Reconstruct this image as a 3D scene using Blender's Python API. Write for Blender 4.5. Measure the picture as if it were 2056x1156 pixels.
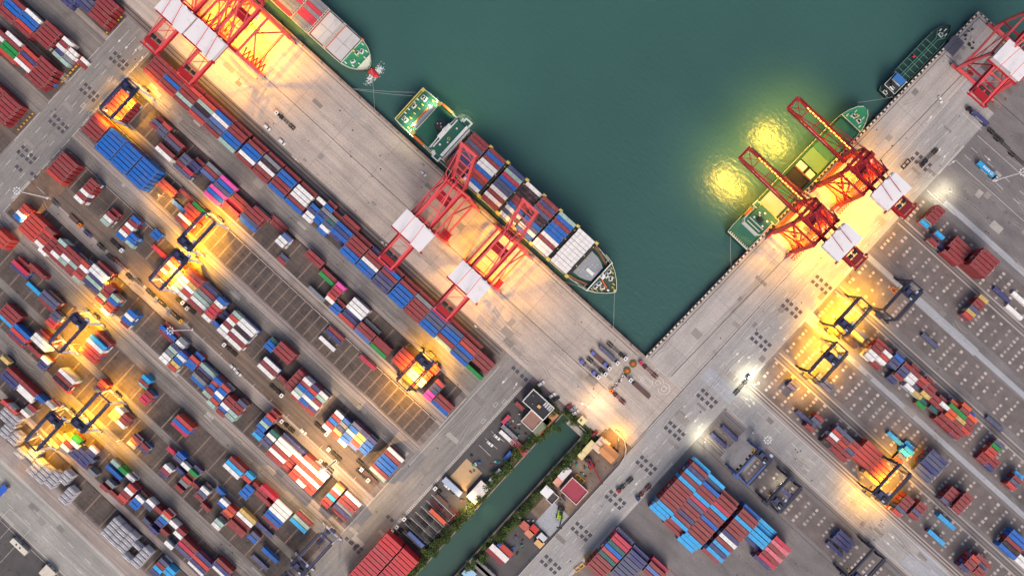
import bpy, math, random
from mathutils import Vector, Matrix
random.seed(7)
for o in list(bpy.data.objects): bpy.data.objects.remove(o)
SC = bpy.context.scene
COL = SC.collection
# ---------------------------------------------------------------- camera: a drone 580 m up, looking almost straight down
# world axes: X runs along the container rows (down-right in the photo), Y up-right, Z up, metres
CAM_H, FPX, ROLL = 580.0, 1914.0, math.radians(42.4)
_R0 = Vector((math.cos(ROLL), math.sin(ROLL), 0)); _U0 = Vector((-math.sin(ROLL), math.cos(ROLL), 0))
FWD = (Vector((0, 0, -FPX)) - 42 * _R0 + 40 * _U0).normalized()
RGT = (_R0 - _R0.dot(FWD) * FWD).normalized(); UPV = (-FWD).cross(RGT)
cam_d = bpy.data.cameras.new('camera'); cam = bpy.data.objects.new('camera', cam_d); COL.objects.link(cam)
cam_d.sensor_width = 36; cam_d.lens = FPX / 2056 * 36; cam_d.clip_start = 1; cam_d.clip_end = 5000
M = Matrix((RGT, UPV, -FWD)).transposed().to_4x4(); M.translation = (0, 0, CAM_H); cam.matrix_world = M
SC.camera = cam
def P(px, py, z=0.0):                     # photo pixel (2056 wide) -> the place at height z
    d = FWD * FPX + RGT * (px - 1028) - UPV * (py - 578)
    t = (z - CAM_H) / d.z
    return Vector((t * d.x, t * d.y, z))
def W(c, r, X, Y, z=0.0):                 # the same from a point in an enlarged window of the photo
    if c == 5: return P(1280 + X / 4.516, 900 + Y / 4.516, z)
    if c == 6: return P(X, Y, z)
    return P(514 * c + X / 4, 289 * r + Y / 4, z)
# ---------------------------------------------------------------- light: overcast dusk
SUN_EL, SUN_AZ = math.radians(48), math.radians(-38)
wd = bpy.data.worlds.new('World'); SC.world = wd; wd.use_nodes = True
nt = wd.node_tree; bg = nt.nodes['Background']; sky = nt.nodes.new('ShaderNodeTexSky')
sky.sky_type = 'NISHITA'; sky.sun_disc = False; sky.sun_elevation = SUN_EL; sky.sun_rotation = math.pi / 2 - SUN_AZ
sky.air_density = 1.0; sky.dust_density = 4.0; sky.ozone_density = 1.0
nt.links.new(sky.outputs[0], bg.inputs[0]); bg.inputs[1].default_value = 0.09
sd = bpy.data.lights.new('sun', 'SUN'); sd.energy = 1.3; sd.angle = math.radians(35); sd.color = (1.0, 0.86, 0.74)
sun = bpy.data.objects.new('sun', sd); COL.objects.link(sun)
sdir = Vector((math.cos(SUN_EL) * math.cos(SUN_AZ), math.cos(SUN_EL) * math.sin(SUN_AZ), math.sin(SUN_EL)))
sun.rotation_euler = sdir.to_track_quat('Z', 'Y').to_euler()
SC.view_settings.view_transform = 'Standard'; SC.view_settings.look = 'None'
SC.view_settings.exposure = 0.64; SC.view_settings.gamma = 1
# ---------------------------------------------------------------- helpers
def lin(c):
    return tuple(((v / 255) / 12.92 if v / 255 <= 0.04045 else ((v / 255 + 0.055) / 1.055) ** 2.4) for v in c)
_mats = {}
def mat(name, rgb, rough=0.6, metal=0.0, amp=0.25, sc=0.35, isl=0.0, dirt=None, bump=0.0, fine=2.5, dust=None):
    """painted / solid surface: base colour broken up by noise in metres, optional per-piece variation and dirt"""
    if name in _mats: return _mats[name]
    m = bpy.data.materials.new(name); m.use_nodes = True; _mats[name] = m
    n, l = m.node_tree.nodes, m.node_tree.links; b = n['Principled BSDF']
    b.inputs['Roughness'].default_value = rough; b.inputs['Metallic'].default_value = metal
    geo = n.new('ShaderNodeNewGeometry')
    t1 = n.new('ShaderNodeTexNoise'); t1.inputs['Scale'].default_value = sc; t1.inputs['Detail'].default_value = 5
    t2 = n.new('ShaderNodeTexNoise'); t2.inputs['Scale'].default_value = fine; t2.inputs['Detail'].default_value = 3
    l.new(geo.outputs['Position'], t1.inputs['Vector']); l.new(geo.outputs['Position'], t2.inputs['Vector'])
    a = n.new('ShaderNodeMath'); a.operation = 'ADD'; l.new(t1.outputs['Fac'], a.inputs[0]); l.new(t2.outputs['Fac'], a.inputs[1])
    if isl:
        s = n.new('ShaderNodeMath'); s.operation = 'MULTIPLY_ADD'; s.inputs[1].default_value = isl; s.inputs[2].default_value = 1 - isl / 2 - amp
        l.new(geo.outputs['Random Per Island'], s.inputs[0])
    f = n.new('ShaderNodeMath'); f.operation = 'MULTIPLY_ADD'; f.inputs[1].default_value = amp; f.inputs[2].default_value = 1 - amp
    l.new(a.outputs[0], f.inputs[0])
    if isl: l.new(s.outputs[0], f.inputs[2])
    c = lin(rgb)
    mx = n.new('ShaderNodeVectorMath'); mx.operation = 'SCALE'; mx.inputs[0].default_value = c; l.new(f.outputs[0], mx.inputs['Scale'])
    out = mx.outputs[0]
    if dirt:
        t3 = n.new('ShaderNodeTexNoise'); t3.inputs['Scale'].default_value = dirt[1]; t3.inputs['Detail'].default_value = 8; t3.inputs['Roughness'].default_value = .65
        l.new(geo.outputs['Position'], t3.inputs['Vector'])
        r = n.new('ShaderNodeMapRange'); r.inputs['From Min'].default_value = dirt[2]; r.inputs['From Max'].default_value = dirt[2] + .18; r.inputs['To Max'].default_value = dirt[3]
        l.new(t3.outputs['Fac'], r.inputs['Value'])
        k = n.new('ShaderNodeMix'); k.data_type = 'RGBA'; k.inputs['B'].default_value = (*lin(dirt[0]), 1)
        l.new(r.outputs[0], k.inputs['Factor']); l.new(out, k.inputs['A']); out = k.outputs['Result']
    if dust:                                          # dust that has settled on upward faces
        sx = n.new('ShaderNodeSeparateXYZ'); l.new(geo.outputs['True Normal'], sx.inputs[0])
        r = n.new('ShaderNodeMapRange'); r.inputs['From Min'].default_value = .6; r.inputs['From Max'].default_value = .9; r.inputs['To Max'].default_value = dust[1]; l.new(sx.outputs['Z'], r.inputs['Value'])
        q = n.new('ShaderNodeMath'); q.operation = 'MULTIPLY'; l.new(r.outputs[0], q.inputs[0]); l.new(a.outputs[0], q.inputs[1])
        k = n.new('ShaderNodeMix'); k.data_type = 'RGBA'; k.inputs['B'].default_value = (*lin(dust[0]), 1); l.new(q.outputs[0], k.inputs['Factor']); l.new(out, k.inputs['A']); out = k.outputs['Result']
    l.new(out, b.inputs['Base Color'])
    if bump:
        bp = n.new('ShaderNodeBump'); bp.inputs['Strength'].default_value = bump; bp.inputs['Distance'].default_value = .05
        l.new(t2.outputs['Fac'], bp.inputs['Height']); l.new(bp.outputs[0], b.inputs['Normal'])
    return m
def glow(name, rgb, s):
    if name in _mats: return _mats[name]
    m = bpy.data.materials.new(name); m.use_nodes = True; _mats[name] = m
    b = m.node_tree.nodes['Principled BSDF']; b.inputs['Base Color'].default_value = (*rgb, 1)
    b.inputs['Emission Color'].default_value = (*rgb, 1); b.inputs['Emission Strength'].default_value = s
    return m
def ground_mat(name, rgb, rgb2, streak=(1, 1), slab=None, stain=(40, 38, 36), stain_at=.6, stain_amt=.6, amp=.35, sc=.05, oil=.7):
    """worn paving: two tones, long wheel streaks along one axis, stains, optional slab joints (all in metres)"""
    m = bpy.data.materials.new(name); m.use_nodes = True; _mats[name] = m
    n, l = m.node_tree.nodes, m.node_tree.links; b = n['Principled BSDF']; b.inputs['Roughness'].default_value = .85
    geo = n.new('ShaderNodeNewGeometry'); pos = geo.outputs['Position']
    def noise(scale, det=6, rough=.6, vec=None):
        t = n.new('ShaderNodeTexNoise'); t.inputs['Scale'].default_value = scale; t.inputs['Detail'].default_value = det; t.inputs['Roughness'].default_value = rough
        l.new(vec or pos, t.inputs['Vector']); return t.outputs['Fac']
    def rng(v, a, c, d=0., e=1.):
        r = n.new('ShaderNodeMapRange'); r.inputs['From Min'].default_value = a; r.inputs['From Max'].default_value = c
        r.inputs['To Min'].default_value = d; r.inputs['To Max'].default_value = e; l.new(v, r.inputs['Value']); return r.outputs[0]
    def mix(f, A, B, mode='MIX'):
        k = n.new('ShaderNodeMix'); k.data_type = 'RGBA'; k.blend_type = mode
        if isinstance(f, float): k.inputs['Factor'].default_value = f
        else: l.new(f, k.inputs['Factor'])
        for s, v in (('A', A), ('B', B)):
            if isinstance(v, tuple): k.inputs[s].default_value = (*v, 1)
            else: l.new(v, k.inputs[s])
        return k.outputs['Result']
    c = mix(rng(noise(sc), .35, .65), lin(rgb), lin(rgb2))
    mp = n.new('ShaderNodeMapping'); mp.inputs['Scale'].default_value = (streak[0], streak[1], 1); l.new(pos, mp.inputs['Vector'])
    st = rng(noise(1.0, 4, .55, mp.outputs[0]), .3, .7, 1 - amp, 1 + amp * .7)
    g = n.new('ShaderNodeVectorMath'); g.operation = 'SCALE'; l.new(c, g.inputs[0]); l.new(st, g.inputs['Scale']); c = g.outputs[0]
    fn = rng(noise(.9, 8, .7), .3, .7, .82, 1.16)
    g = n.new('ShaderNodeVectorMath'); g.operation = 'SCALE'; l.new(c, g.inputs[0]); l.new(fn, g.inputs['Scale']); c = g.outputs[0]
    c = mix(rng(noise(.028, 7, .62), stain_at, stain_at + .12, 0, stain_amt), c, lin(stain))
    sp = n.new('ShaderNodeTexNoise'); sp.inputs['Scale'].default_value = .33; sp.inputs['Detail'].default_value = 2; l.new(pos, sp.inputs['Vector'])
    c = mix(rng(sp.outputs['Fac'], oil, oil + .05, 0, .6), c, lin(stain))
    if slab:
        br = n.new('ShaderNodeTexBrick'); br.offset = slab[2] if len(slab) > 2 else 0.0
        br.inputs['Color1'].default_value = (.97, .97, .97, 1); br.inputs['Color2'].default_value = (1.05, 1.05, 1.05, 1); br.inputs['Mortar'].default_value = (.55, .54, .52, 1)
        br.inputs['Scale'].default_value = 1; br.inputs['Mortar Size'].default_value = .1; br.inputs['Brick Width'].default_value = slab[0]; br.inputs['Row Height'].default_value = slab[1]
        l.new(pos, br.inputs['Vector']); c = mix(1.0, c, br.outputs['Color'], 'MULTIPLY')
    l.new(c, b.inputs['Base Color'])
    return m
class MB:
    """collects faces, then links them as ONE mesh object"""
    def __init__(s): s.v = []; s.f = []; s.m = []
    def poly(s, pts, mi=0):
        k = len(s.v); s.v += [tuple(p) for p in pts]; s.f.append(tuple(range(k, k + len(pts)))); s.m.append(mi)
    def box(s, c, d, mi=0, rz=0.0, taper=1.0, bottom=True):
        x, y, z = d[0] / 2, d[1] / 2, d[2] / 2; k = len(s.v); cr, sr = math.cos(rz), math.sin(rz)
        for sz, t in ((-1, 1.0), (1, taper)):
            for a, b in ((-1, -1), (1, -1), (1, 1), (-1, 1)):
                X, Y = a * x * t, b * y * t; s.v.append((c[0] + X * cr - Y * sr, c[1] + X * sr + Y * cr, c[2] + sz * z))
        fs = [(4, 5, 6, 7), (0, 1, 5, 4), (1, 2, 6, 5), (2, 3, 7, 6), (3, 0, 4, 7)] + ([(3, 2, 1, 0)] if bottom else [])
        for f in fs: s.f.append(tuple(k + i for i in f)); s.m.append(mi)
    def bb(s, x0, x1, y0, y1, z0, z1, mi=0, bottom=True): s.box(((x0 + x1) / 2, (y0 + y1) / 2, (z0 + z1) / 2), (abs(x1 - x0), abs(y1 - y0), abs(z1 - z0)), mi, bottom=bottom)
    def beam(s, a, b, w, h=None, mi=0, t=1.0):
        a, b = Vector(a), Vector(b); h = h or w; d = b - a
        if d.length < 1e-6: return
        d.normalize(); up = Vector((0, 0, 1)) if abs(d.z) < .95 else Vector((1, 0, 0))
        r = d.cross(up).normalized(); u = r.cross(d); k = len(s.v)
        for p, q in ((a, 1.0), (b, t)):
            for i, j in ((-1, -1), (1, -1), (1, 1), (-1, 1)): s.v.append(tuple(p + r * (i * w / 2 * q) + u * (j * h / 2 * q)))
        for f in ((0, 3, 2, 1), (4, 5, 6, 7), (0, 1, 5, 4), (1, 2, 6, 5), (2, 3, 7, 6), (3, 0, 4, 7)): s.f.append(tuple(k + i for i in f)); s.m.append(mi)
    def cyl(s, c, r, h, n=12, mi=0, axis='z', r2=None):
        k = len(s.v); r2 = r if r2 is None else r2
        for q, R in ((0, r), (1, r2)):
            for i in range(n):
                a = 2 * math.pi * i / n; x, y, z = R * math.cos(a), R * math.sin(a), q * h
                if axis == 'x': x, y, z = z - h / 2, x, y
                elif axis == 'y': x, y, z = x, z - h / 2, y
                s.v.append((c[0] + x, c[1] + y, c[2] + z))
        for i in range(n):
            j = (i + 1) % n; s.f.append((k + i, k + j, k + n + j, k + n + i)); s.m.append(mi)
        s.f.append(tuple(k + n + i for i in range(n))); s.m.append(mi); s.f.append(tuple(k + n - 1 - i for i in range(n))); s.m.append(mi)
    def prism(s, pts, z0, z1, mi=0, top=None):
        """outline (counter-clockwise) pulled up from z0 to z1"""
        n = len(pts); k = len(s.v); s.v += [(p[0], p[1], z0) for p in pts] + [(p[0], p[1], z1) for p in pts]
        for i in range(n):
            j = (i + 1) % n; s.f.append((k + i, k + j, k + n + j, k + n + i)); s.m.append(mi)
        s.f.append(tuple(k + n + i for i in range(n))); s.m.append(mi if top is None else top)
        s.f.append(tuple(k + n - 1 - i for i in range(n))); s.m.append(mi)
    def mesh(s, name, mats):
        me = bpy.data.meshes.new(name); me.from_pydata(s.v, [], s.f)
        for q in (mats if isinstance(mats, (list, tuple)) else [mats]): me.materials.append(q)
        me.polygons.foreach_set('material_index', s.m); me.update(); return me
    def build(s, name, mats, parent=None, **kw):
        o = bpy.data.objects.new(name, s.mesh(name, mats)); COL.objects.link(o)
        if parent: o.parent = parent
        for k, v in kw.items(): o[k] = v
        return o
def empty(name, loc, rz=0.0, **kw):
    o = bpy.data.objects.new(name, None); COL.objects.link(o); o.location = loc; o.rotation_euler = (0, 0, rz); o.empty_display_size = 1
    for k, v in kw.items(): o[k] = v
    return o
def put(me, name, loc, rz=0.0, parent=None, **kw):
    o = bpy.data.objects.new(name, me); COL.objects.link(o); o.location = loc; o.rotation_euler = (0, 0, rz)
    if parent: o.parent = parent
    for k, v in kw.items(): o[k] = v
    return o
def dup_tree(o, parent=None):
    c = o.copy(); COL.objects.link(c); c.parent = parent
    for ch in list(o.children): dup_tree(ch, c)
    return c
SODIUM = (1.0, 0.46, 0.008)
def spot(parent, loc, watts, deg=130, col=SODIUM, radius=.5, aim=None, blend=.6):
    d = bpy.data.lights.new('floodlight', 'SPOT'); d.energy = watts; d.spot_size = math.radians(deg); d.spot_blend = blend; d.color = col; d.shadow_soft_size = radius
    o = bpy.data.objects.new('floodlight', d); COL.objects.link(o); o.location = loc
    if aim: o.rotation_euler = (Vector(loc) - Vector(aim)).to_track_quat('Z', 'Y').to_euler()
    if parent: o.parent = parent
    return o
WORDS = 'first second third fourth fifth sixth seventh eighth ninth tenth eleventh twelfth thirteenth fourteenth fifteenth sixteenth seventeenth eighteenth nineteenth twentieth twenty-first twenty-second twenty-third twenty-fourth twenty-fifth twenty-sixth twenty-seventh twenty-eighth twenty-ninth thirtieth thirty-first thirty-second thirty-third thirty-fourth thirty-fifth thirty-sixth thirty-seventh thirty-eighth thirty-ninth fortieth'.split()
# ---- container bays: '@phrase|edge the rows are counted from', then  col row X Y type stacks
# (col,row) name a quarter-size window of the photograph, X,Y a point in it four times enlarged: the middle of the roof of the first stack
BAYS = '''
@long quayside row|quay
0 0 1222 598 L R4R4R4R4R4
0 0 1335 705 L r4R4B4R4R4
0 0 1450 820 L R4g4R4R4r4R3
0 0 1575 940 L r4n4k4g4r4R3
0 0 1693 1055 L R4n4p4W4B4R3
0 0 1818 1165 L g4B4B4R4R4R3
1 1 -100 137 L R4W4B4B4R4R3
1 1 30 255 L R4R4W4k4N4R3
1 1 160 375 L B4R4R4B4B4R3
1 1 295 495 L B4R4W4W4W4R3
1 1 415 590 S W3W3b4B4k3W4
1 1 480 630 S B3B4b4N4B4R3
1 1 535 690 S B3W4n4T4N4R3
1 1 640 780 L b2B4b4B4R3R3
1 1 735 902 L B4B4R4R4R4R3
1 1 865 1020 L B4B4W4R4R4b3
1 1 995 1140 L b4n4b4R4B4R3
1 2 1125 105 L B4B4B4B4R4R3
1 2 1250 220 L R4R4R4R4N4R3
1 2 1380 327 L B4B4n4n4B4R3
1 2 1505 445 L g4R4B4B4n4R3
1 2 1632 560 L B4n4B4r4R4R3
1 2 1762 668 L G3..R4R4R4
@second row from quay|quay
0 0 1240 1000 S R3n3R2
0 0 1300 1055 S n3n3r3
0 1 1310 80 L W3R3k2n3R3
0 1 1425 190 S n4R4n4n4
0 1 1482 240 S n4M4b3b3R2
0 1 1685 250 L p2R2N2
0 1 1702 435 L P3B3P3n3B3P3
0 1 1838 522 L M2M1R2R2
0 1 1975 650 L B2n3R3R3
1 1 30 575 L R3R3
1 1 160 660 L R1R1
1 1 195 790 S W4W4p4
1 1 205 935 S R1n1
1 1 450 940 L R3R3
1 1 570 1085 L G2R2
1 2 480 52 L N2
1 2 605 68 S r3R3M3P3
1 2 585 105 S W2
1 2 630 178 S B2B2R1
1 2 790 195 L W4W4W4
1 2 755 250 L b1b1
1 2 720 265 L r1
1 2 852 387 L p2R3R3
1 2 945 300 L N1
1 2 985 497 L G2R2R3
1 2 1165 612 L r3r3r3R3
1 2 1235 745 L r3W3W3r3R3
1 2 1395 690 S r2r2r2
1 2 1385 868 S P3P3n3n3r3
1 2 1480 962 L B2R3R3
@half-empty lit row|quay
0 0 905 915 L R4R4R4R4R4R4
0 1 -175 -20 X
0 1 1340 357 L R2R2
0 1 1505 415 L R1
0 1 1440 500 L B1
0 1 1470 640 L R2W2r2r2r2G2
0 1 1550 712 L r2W2r2r2r2
1 2 577 440 L W1
1 2 627 385 L b1R1
1 2 905 588 L M1
@row of blue stacks|quay
0 0 710 1085 L R5R5R5R5r5
0 1 822 70 L B5B5B5B5B5B5
0 1 946 188 L B5B5B5B5B5B5
0 1 1078 305 L B5B5B5B5B5B5
@row after tall red stack|quay
0 1 434 258 L r4R4R4R4R4R4
0 1 625 447 S W4R4W4R4R4R4
0 1 835 632 S g3W3R3R2
0 1 962 747 S B3W3r3W3R3B3
0 1 1028 802 S g2B3B3
0 1 1240 745 S B2B2
0 1 1290 862 L M1
0 1 1283 1047 S r3W3R3W3r3
0 1 1345 1103 S r3Y3W3W3r3
0 2 1408 8 S W4g4W4W4r4R4
0 2 1472 62 S W4r4W4Y4r4R4
0 2 1567 142 L R3W3g3N3R3b3
0 2 1655 242 S W4r4M4r4W4B4
0 2 1720 292 S B2..b1b1
0 2 1780 352 S W4W4R4W4r4g4
0 2 1882 428 L W4R4W4k4W4W4
1 2 90 492 S B2B2T2
1 2 207 542 L R4R4R4
1 2 85 662 L W3R3W3
1 2 205 747 S R2..
1 2 270 795 S R3R3R3R3R3
1 2 312 872 S R2W4g4B4R4W5
1 2 374 928 S R2B4W4B4r4b4
1 2 436 982 S R2b3W4R4g4W4
1 2 580 1115 S W3R3B3R3W3
1 3 640 20 S r3Y3b3N3B3
1 3 700 75 S W3B4B4g4B4n4
1 3 768 112 S p3r4Y4Y4b4
1 3 850 150 S B4B4B4b4
1 3 980 335 L g2R3B3B3B3R3W3
@row with white rounded ends|quay
0 1 130 605 S B3W3r3r3
0 1 215 710 L r4r4r4r4r4
0 1 310 792 S W3r3R3r3R4
0 1 347 857 S W2R3R3R3R3
0 1 412 912 S R3W4R4R4g4
0 1 472 962 S R3g4W4R4R4
0 1 535 1012 S R3R4g4R4R4
0 1 592 1062 S g3r4R4W4r4
0 1 718 1138 L b3g3b3W4W4R3
0 2 795 100 S R3g3R3R3R4
0 2 852 178 S W3R3R3B4g4
0 2 1010 275 S R3B4W4B4
0 2 1325 395 L R2B3R2
0 2 1425 478 S g3W3N3
0 2 1310 582 S W3W3N3g3b3
0 2 1380 642 S r3Y3B3W3B4
0 2 1530 622 S B3B4r4B3
0 2 1590 770 L B1N2k2b2g3
0 2 1645 858 S g3R3B3r3B4
0 2 1705 922 S g3r3B3W4B4r4
0 2 1770 1000 S R3B3W4R4R4
0 2 1840 1042 S g4g4R4R4n4
1 2 30 1135 S B4g4B4r4R3
1 3 0 40 S c4B4W4B4R3
1 3 62 108 S n4b4W4T4
1 3 135 225 L R4W4R4W4W4b3
1 3 225 280 S R3r3R3r4W4b3
1 3 292 345 S r4r4W4r4W4r4
1 3 354 420 S W4r4W4r4W4r4
1 3 425 472 S r4r4W4r4W4W4
1 3 540 592 S R3r3c3r3W3Y4
1 3 668 658 L R1b2N2R3R3W3
@row by pale blue box|quay
0 1 -40 790 L r4r4r4
0 1 162 1010 L b2M3R2
0 1 262 1075 L B2M3R3
0 2 265 22 L c1
0 2 375 130 L R3n4n4
0 2 400 290 S r2M2n3n3
0 2 690 552 L r3r3r3W4c4R3
0 2 1150 782 S c1R3c3
0 2 1140 915 S M3M3R3
0 2 905 1040 S Y3Y3W3
0 2 960 1105 S W3R3R3
0 2 1440 1132 L M3B4r4
0 3 1385 140 S M2
0 3 1425 222 S n3B3
0 3 1310 342 S b2R3W3
0 3 1450 312 S b2..W3
0 3 1558 325 S G3n2
0 3 1475 412 S N3r3R2
0 3 1430 462 S R2
0 3 1580 422 S R2
0 3 1595 525 S R3n3W3k2
0 3 1770 482 S B2
0 3 1650 602 S R2
0 3 1780 592 S B2W3
0 3 1808 668 S R2O3r3
0 3 1745 745 S W3g3
0 3 1885 790 L R2R3R2W2Y2
0 3 1850 322 L W3c3R3
0 3 1980 377 S r3c3
0 3 1950 512 S B3B3B3
0 3 2030 855 S B2n2
1 3 30 470 L R2
1 3 65 530 L R2..M3
1 3 105 738 L R1B2B2W3W3W3
1 3 345 742 L c2g2R2
1 3 60 792 L b1
1 3 30 852 L B1
1 3 110 992 L B2
1 3 40 1040 L n1
@mixed row under gantries|quay
0 2 40 275 L c2R3R3R3
0 2 125 422 L R1b2r3B3
0 2 300 460 L W4W4R3
0 2 262 522 L R1
0 2 340 622 S b2b2W3
0 2 500 778 L M2k4R4W4
0 2 790 815 S n3R3r3
0 3 1050 110 S N2R2R3
0 3 1160 132 S b2R3
0 3 650 252 S b3b3n3b3W3
0 3 600 195 S b3b3b3
0 3 725 340 S N3
0 3 925 252 S g3
0 3 985 312 S G3
0 3 905 335 L B2
0 3 1050 362 S W3
0 3 880 422 S N3
0 3 838 447 S R2
0 3 985 530 S r4R4W4r4
0 3 930 522 L R1
0 3 1110 552 S W3k2
0 3 1062 602 S B3B3
0 3 1190 592 S n3W3
0 3 1258 622 S R3
0 3 1190 712 S n2
0 3 1275 742 S b3B3g3r4
0 3 1240 782 S b3
0 3 1395 742 S W3
0 3 1330 792 S R2
0 3 1360 902 S W3
0 3 1440 815 S W3R3
0 3 1470 962 L n3M3R3
0 3 1570 1098 L W2b3r3b3
0 3 1755 1128 L W2b3R3
@row beside white tanks|quay
0 2 70 745 L b3b3R3
0 2 190 822 L W3R3
0 2 150 865 L k2W2
0 2 75 950 L r3
0 2 230 990 S N2R2
0 2 195 1012 S W2
0 2 312 892 S B3
0 2 392 952 S W4
0 2 30 590 S Y3
0 3 440 95 S Y3r3Y3
0 3 500 90 S W3R3Y3
0 3 590 80 S W3G3
0 3 540 140 S Y2
0 3 1240 1130 S b3c3R3n3
0 3 1345 1140 S c3c3
@mixed stack past left road|road
0 0 -90 20 L R4R4R4B4R4
0 0 40 130 L R4R4B4B4R4
0 0 168 237 L R4r4B4B4W4
0 0 335 322 L R4R4R4R4R4
0 0 465 432 S g3b3W4R4W4
0 0 515 482 S g3N3W3W3
0 0 630 502 S R1W1
@green-topped stack past left road|road
0 0 -100 380 L R3G4R4W4R4
0 0 20 440 L r3G4G4R4W4
0 0 155 525 L W4r4b4r4
0 0 250 655 L R4R4R4R4R4R4
@lowest stack past left road|road
0 0 -150 825 L r4R4R4R4R4R4
0 0 -25 935 L R4R4R4R4R4R4
@uppermost stack past left road|road
0 0 510 -10 L b3b3n3n3R3
0 0 640 40 L b3n3n3
0 0 745 150 L R4R4R4R4R4R4
@stacks beside red cranes|top edge
3 1 1255 647 S c2R4R4R4R4
3 1 1375 740 S c3
3 1 1345 775 S R3
3 1 1385 832 S b1
3 1 1476 910 L R3R3R3R3R3
3 1 1680 1024 L R6R6R6R6R6
@far right yard row|top edge
3 2 1600 235 S r3Y3n3R3R3Y3
3 2 1890 45 L b1
3 2 1990 185 L W1
3 2 2040 80 L W1
@long right yard stack|top edge
3 2 705 372 L Y2n2
3 2 655 420 L k2
3 2 830 545 S W4W4R4R4r3
3 2 910 588 S W4r4W4R3
3 2 875 620 S R2R3b4n4b4
3 2 1000 625 S n4b4B4n3
3 2 1010 725 S b2R4b4n4R4
3 2 1130 722 S W4W4R4R3
3 2 1130 812 S W3n3R4r4
3 2 1190 872 S Y3Y4R4R4R3
3 2 1232 935 S G2T2R4R4
3 2 1330 980 S T3R3W4R3
3 2 1380 1065 S R3R4O4O4G4O3
3 2 1435 1115 S R3R4R4Y4G4R4O4
3 3 1490 15 S R3R4r4R4R4O4B2
3 2 1315 412 L n1
3 2 1830 1082 L n1
3 2 455 765 L n2n2
3 2 200 792 S b2b2
3 2 290 1050 L b2
@row with orange stack|top edge
3 2 340 1125 S R3b3n3R3
3 3 470 92 S k3R4W4r4n4
3 3 535 150 S R3R4r4R4n4
3 3 598 205 S R3R4n4r4R4
3 3 745 255 L r4r4r4r4r4
3 3 830 385 L Y3r4r4r4r4
3 3 1035 50 L c1
3 3 1110 155 S c2c2c1
3 3 1060 215 S R1n1
3 3 1240 350 L n2n2N2
3 3 1305 285 L b4n4n4b4
3 3 1050 640 S r4n4R4R4R4
3 3 1178 668 S R3n3R3R3
3 3 1425 560 S n3R3R3R3
3 3 1520 622 S R4R4R4R4R4
3 3 1430 732 L c2
3 3 1350 852 L c2
3 3 1580 1092 S b3R4R4r4
3 3 1650 1082 S R4R4r4R4
3 3 1700 1132 S R4R4n3R3
@stacks at right photo edge|top edge
3 3 1710 235 S R2R2r3r3G3n3
3 3 1775 285 S b2R2R2
3 3 1960 432 S r3n3R3c2
3 3 1925 962 L B3k3R3B3B3
3 3 2040 1075 L W3W3
@boxes under navy cranes|top edge
3 3 585 905 L b2b2b2
3 3 540 942 L b1
3 3 90 552 L b1
3 3 150 492 L b1
3 3 620 1010 L n1
2 3 1660 70 L b1
2 3 1750 12 L b1
@big red-and-sky-blue stack|top edge
5 5 185 585 L c3c4c5R5R5R5R5R5R5c5R5c5b5R5c4
5 5 318 728 L R3R3c5R5b5R5R5n5M5c5R5R5B5n4c4
5 5 438 872 L c3c4c5R5R5R5R5B5R5R5c5M5R5R5R4
5 5 662 972 L R3c5b5c5R5W5b5R5R5R5c5R5R5B4
5 5 1010 835 L b3c5c5c5c4c4
5 5 1130 1035 L b3M5R5L5R5L5M5
@bottom stacks by grey road|top edge
2 3 665 1122 L R4R4R4R4T4r4B4T4M4M4b3
2 3 865 1172 L n4n4n4n4n4b4b4b3
2 3 1120 1160 L R4p4R4M3
@long red canal stack|road
6 6 708 1176 L q5q5q5q5q5q5q5q5q5q5q5v5v5v5
6 6 766 1179 L q5q5q5q5q5q5v5v5v5v5
'''
TANKS = '''
0 2 10 1040 4
0 2 70 1095 3
0 3 15 20 4
0 3 90 80 3
0 3 140 185 2
0 3 230 205 3
0 3 240 328 4
0 3 305 385 4
0 3 385 425 4
0 3 495 395 3
0 3 500 555 4
0 3 840 830 5
0 3 900 890 5
0 3 965 945 5
0 3 1010 1012 1
0 3 1090 920 1
0 3 1080 1065 5
'''
# ---------------------------------------------------------------- shipping containers
CC = {'R': ('maroon', (140, 38, 46)), 'r': ('bright red', (196, 58, 48)), 'B': ('mid blue', (24, 100, 186)), 'b': ('navy blue', (34, 56, 116)),
      'c': ('sky blue', (44, 166, 226)), 'W': ('white', (228, 227, 225)), 'g': ('pale green', (158, 186, 176)), 'G': ('green', (28, 140, 66)),
      'P': ('pink', (232, 84, 168)), 'p': ('periwinkle blue', (84, 112, 172)), 'N': ('grey', (128, 132, 138)), 'n': ('slate blue', (66, 82, 118)),
      'k': ('dark brown', (52, 34, 42)), 'M': ('crimson', (196, 30, 72)), 'L': ('light pink', (226, 112, 128)), 'O': ('orange', (226, 92, 50)),
      'Y': ('tan yellow', (206, 178, 106)), 'T': ('dark teal', (34, 98, 98)), 'q': ('dusty red', (186, 38, 56)), 'v': ('vivid red', (206, 32, 44))}
CM = {k: mat(v[0].replace(' ', '_') + '_container_paint', v[1], rough=.55, amp=.18, sc=.2, isl=.34, dirt=((124, 106, 98), .42, .5, .5) if k != 'W' else ((176, 168, 162), .42, .53, .5), dust=((150, 118, 112), .13) if k in 'RrqvMbn' else None) for k, v in CC.items()}
casting = mat('container_castings', (205, 200, 196), .6); dark_gap = mat('container_underside', (30, 28, 28), .8)
CL = {'L': 12.3, 'S': 6.15}
CW, CH, TH = 2.37, 2.58, 2.62
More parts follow.
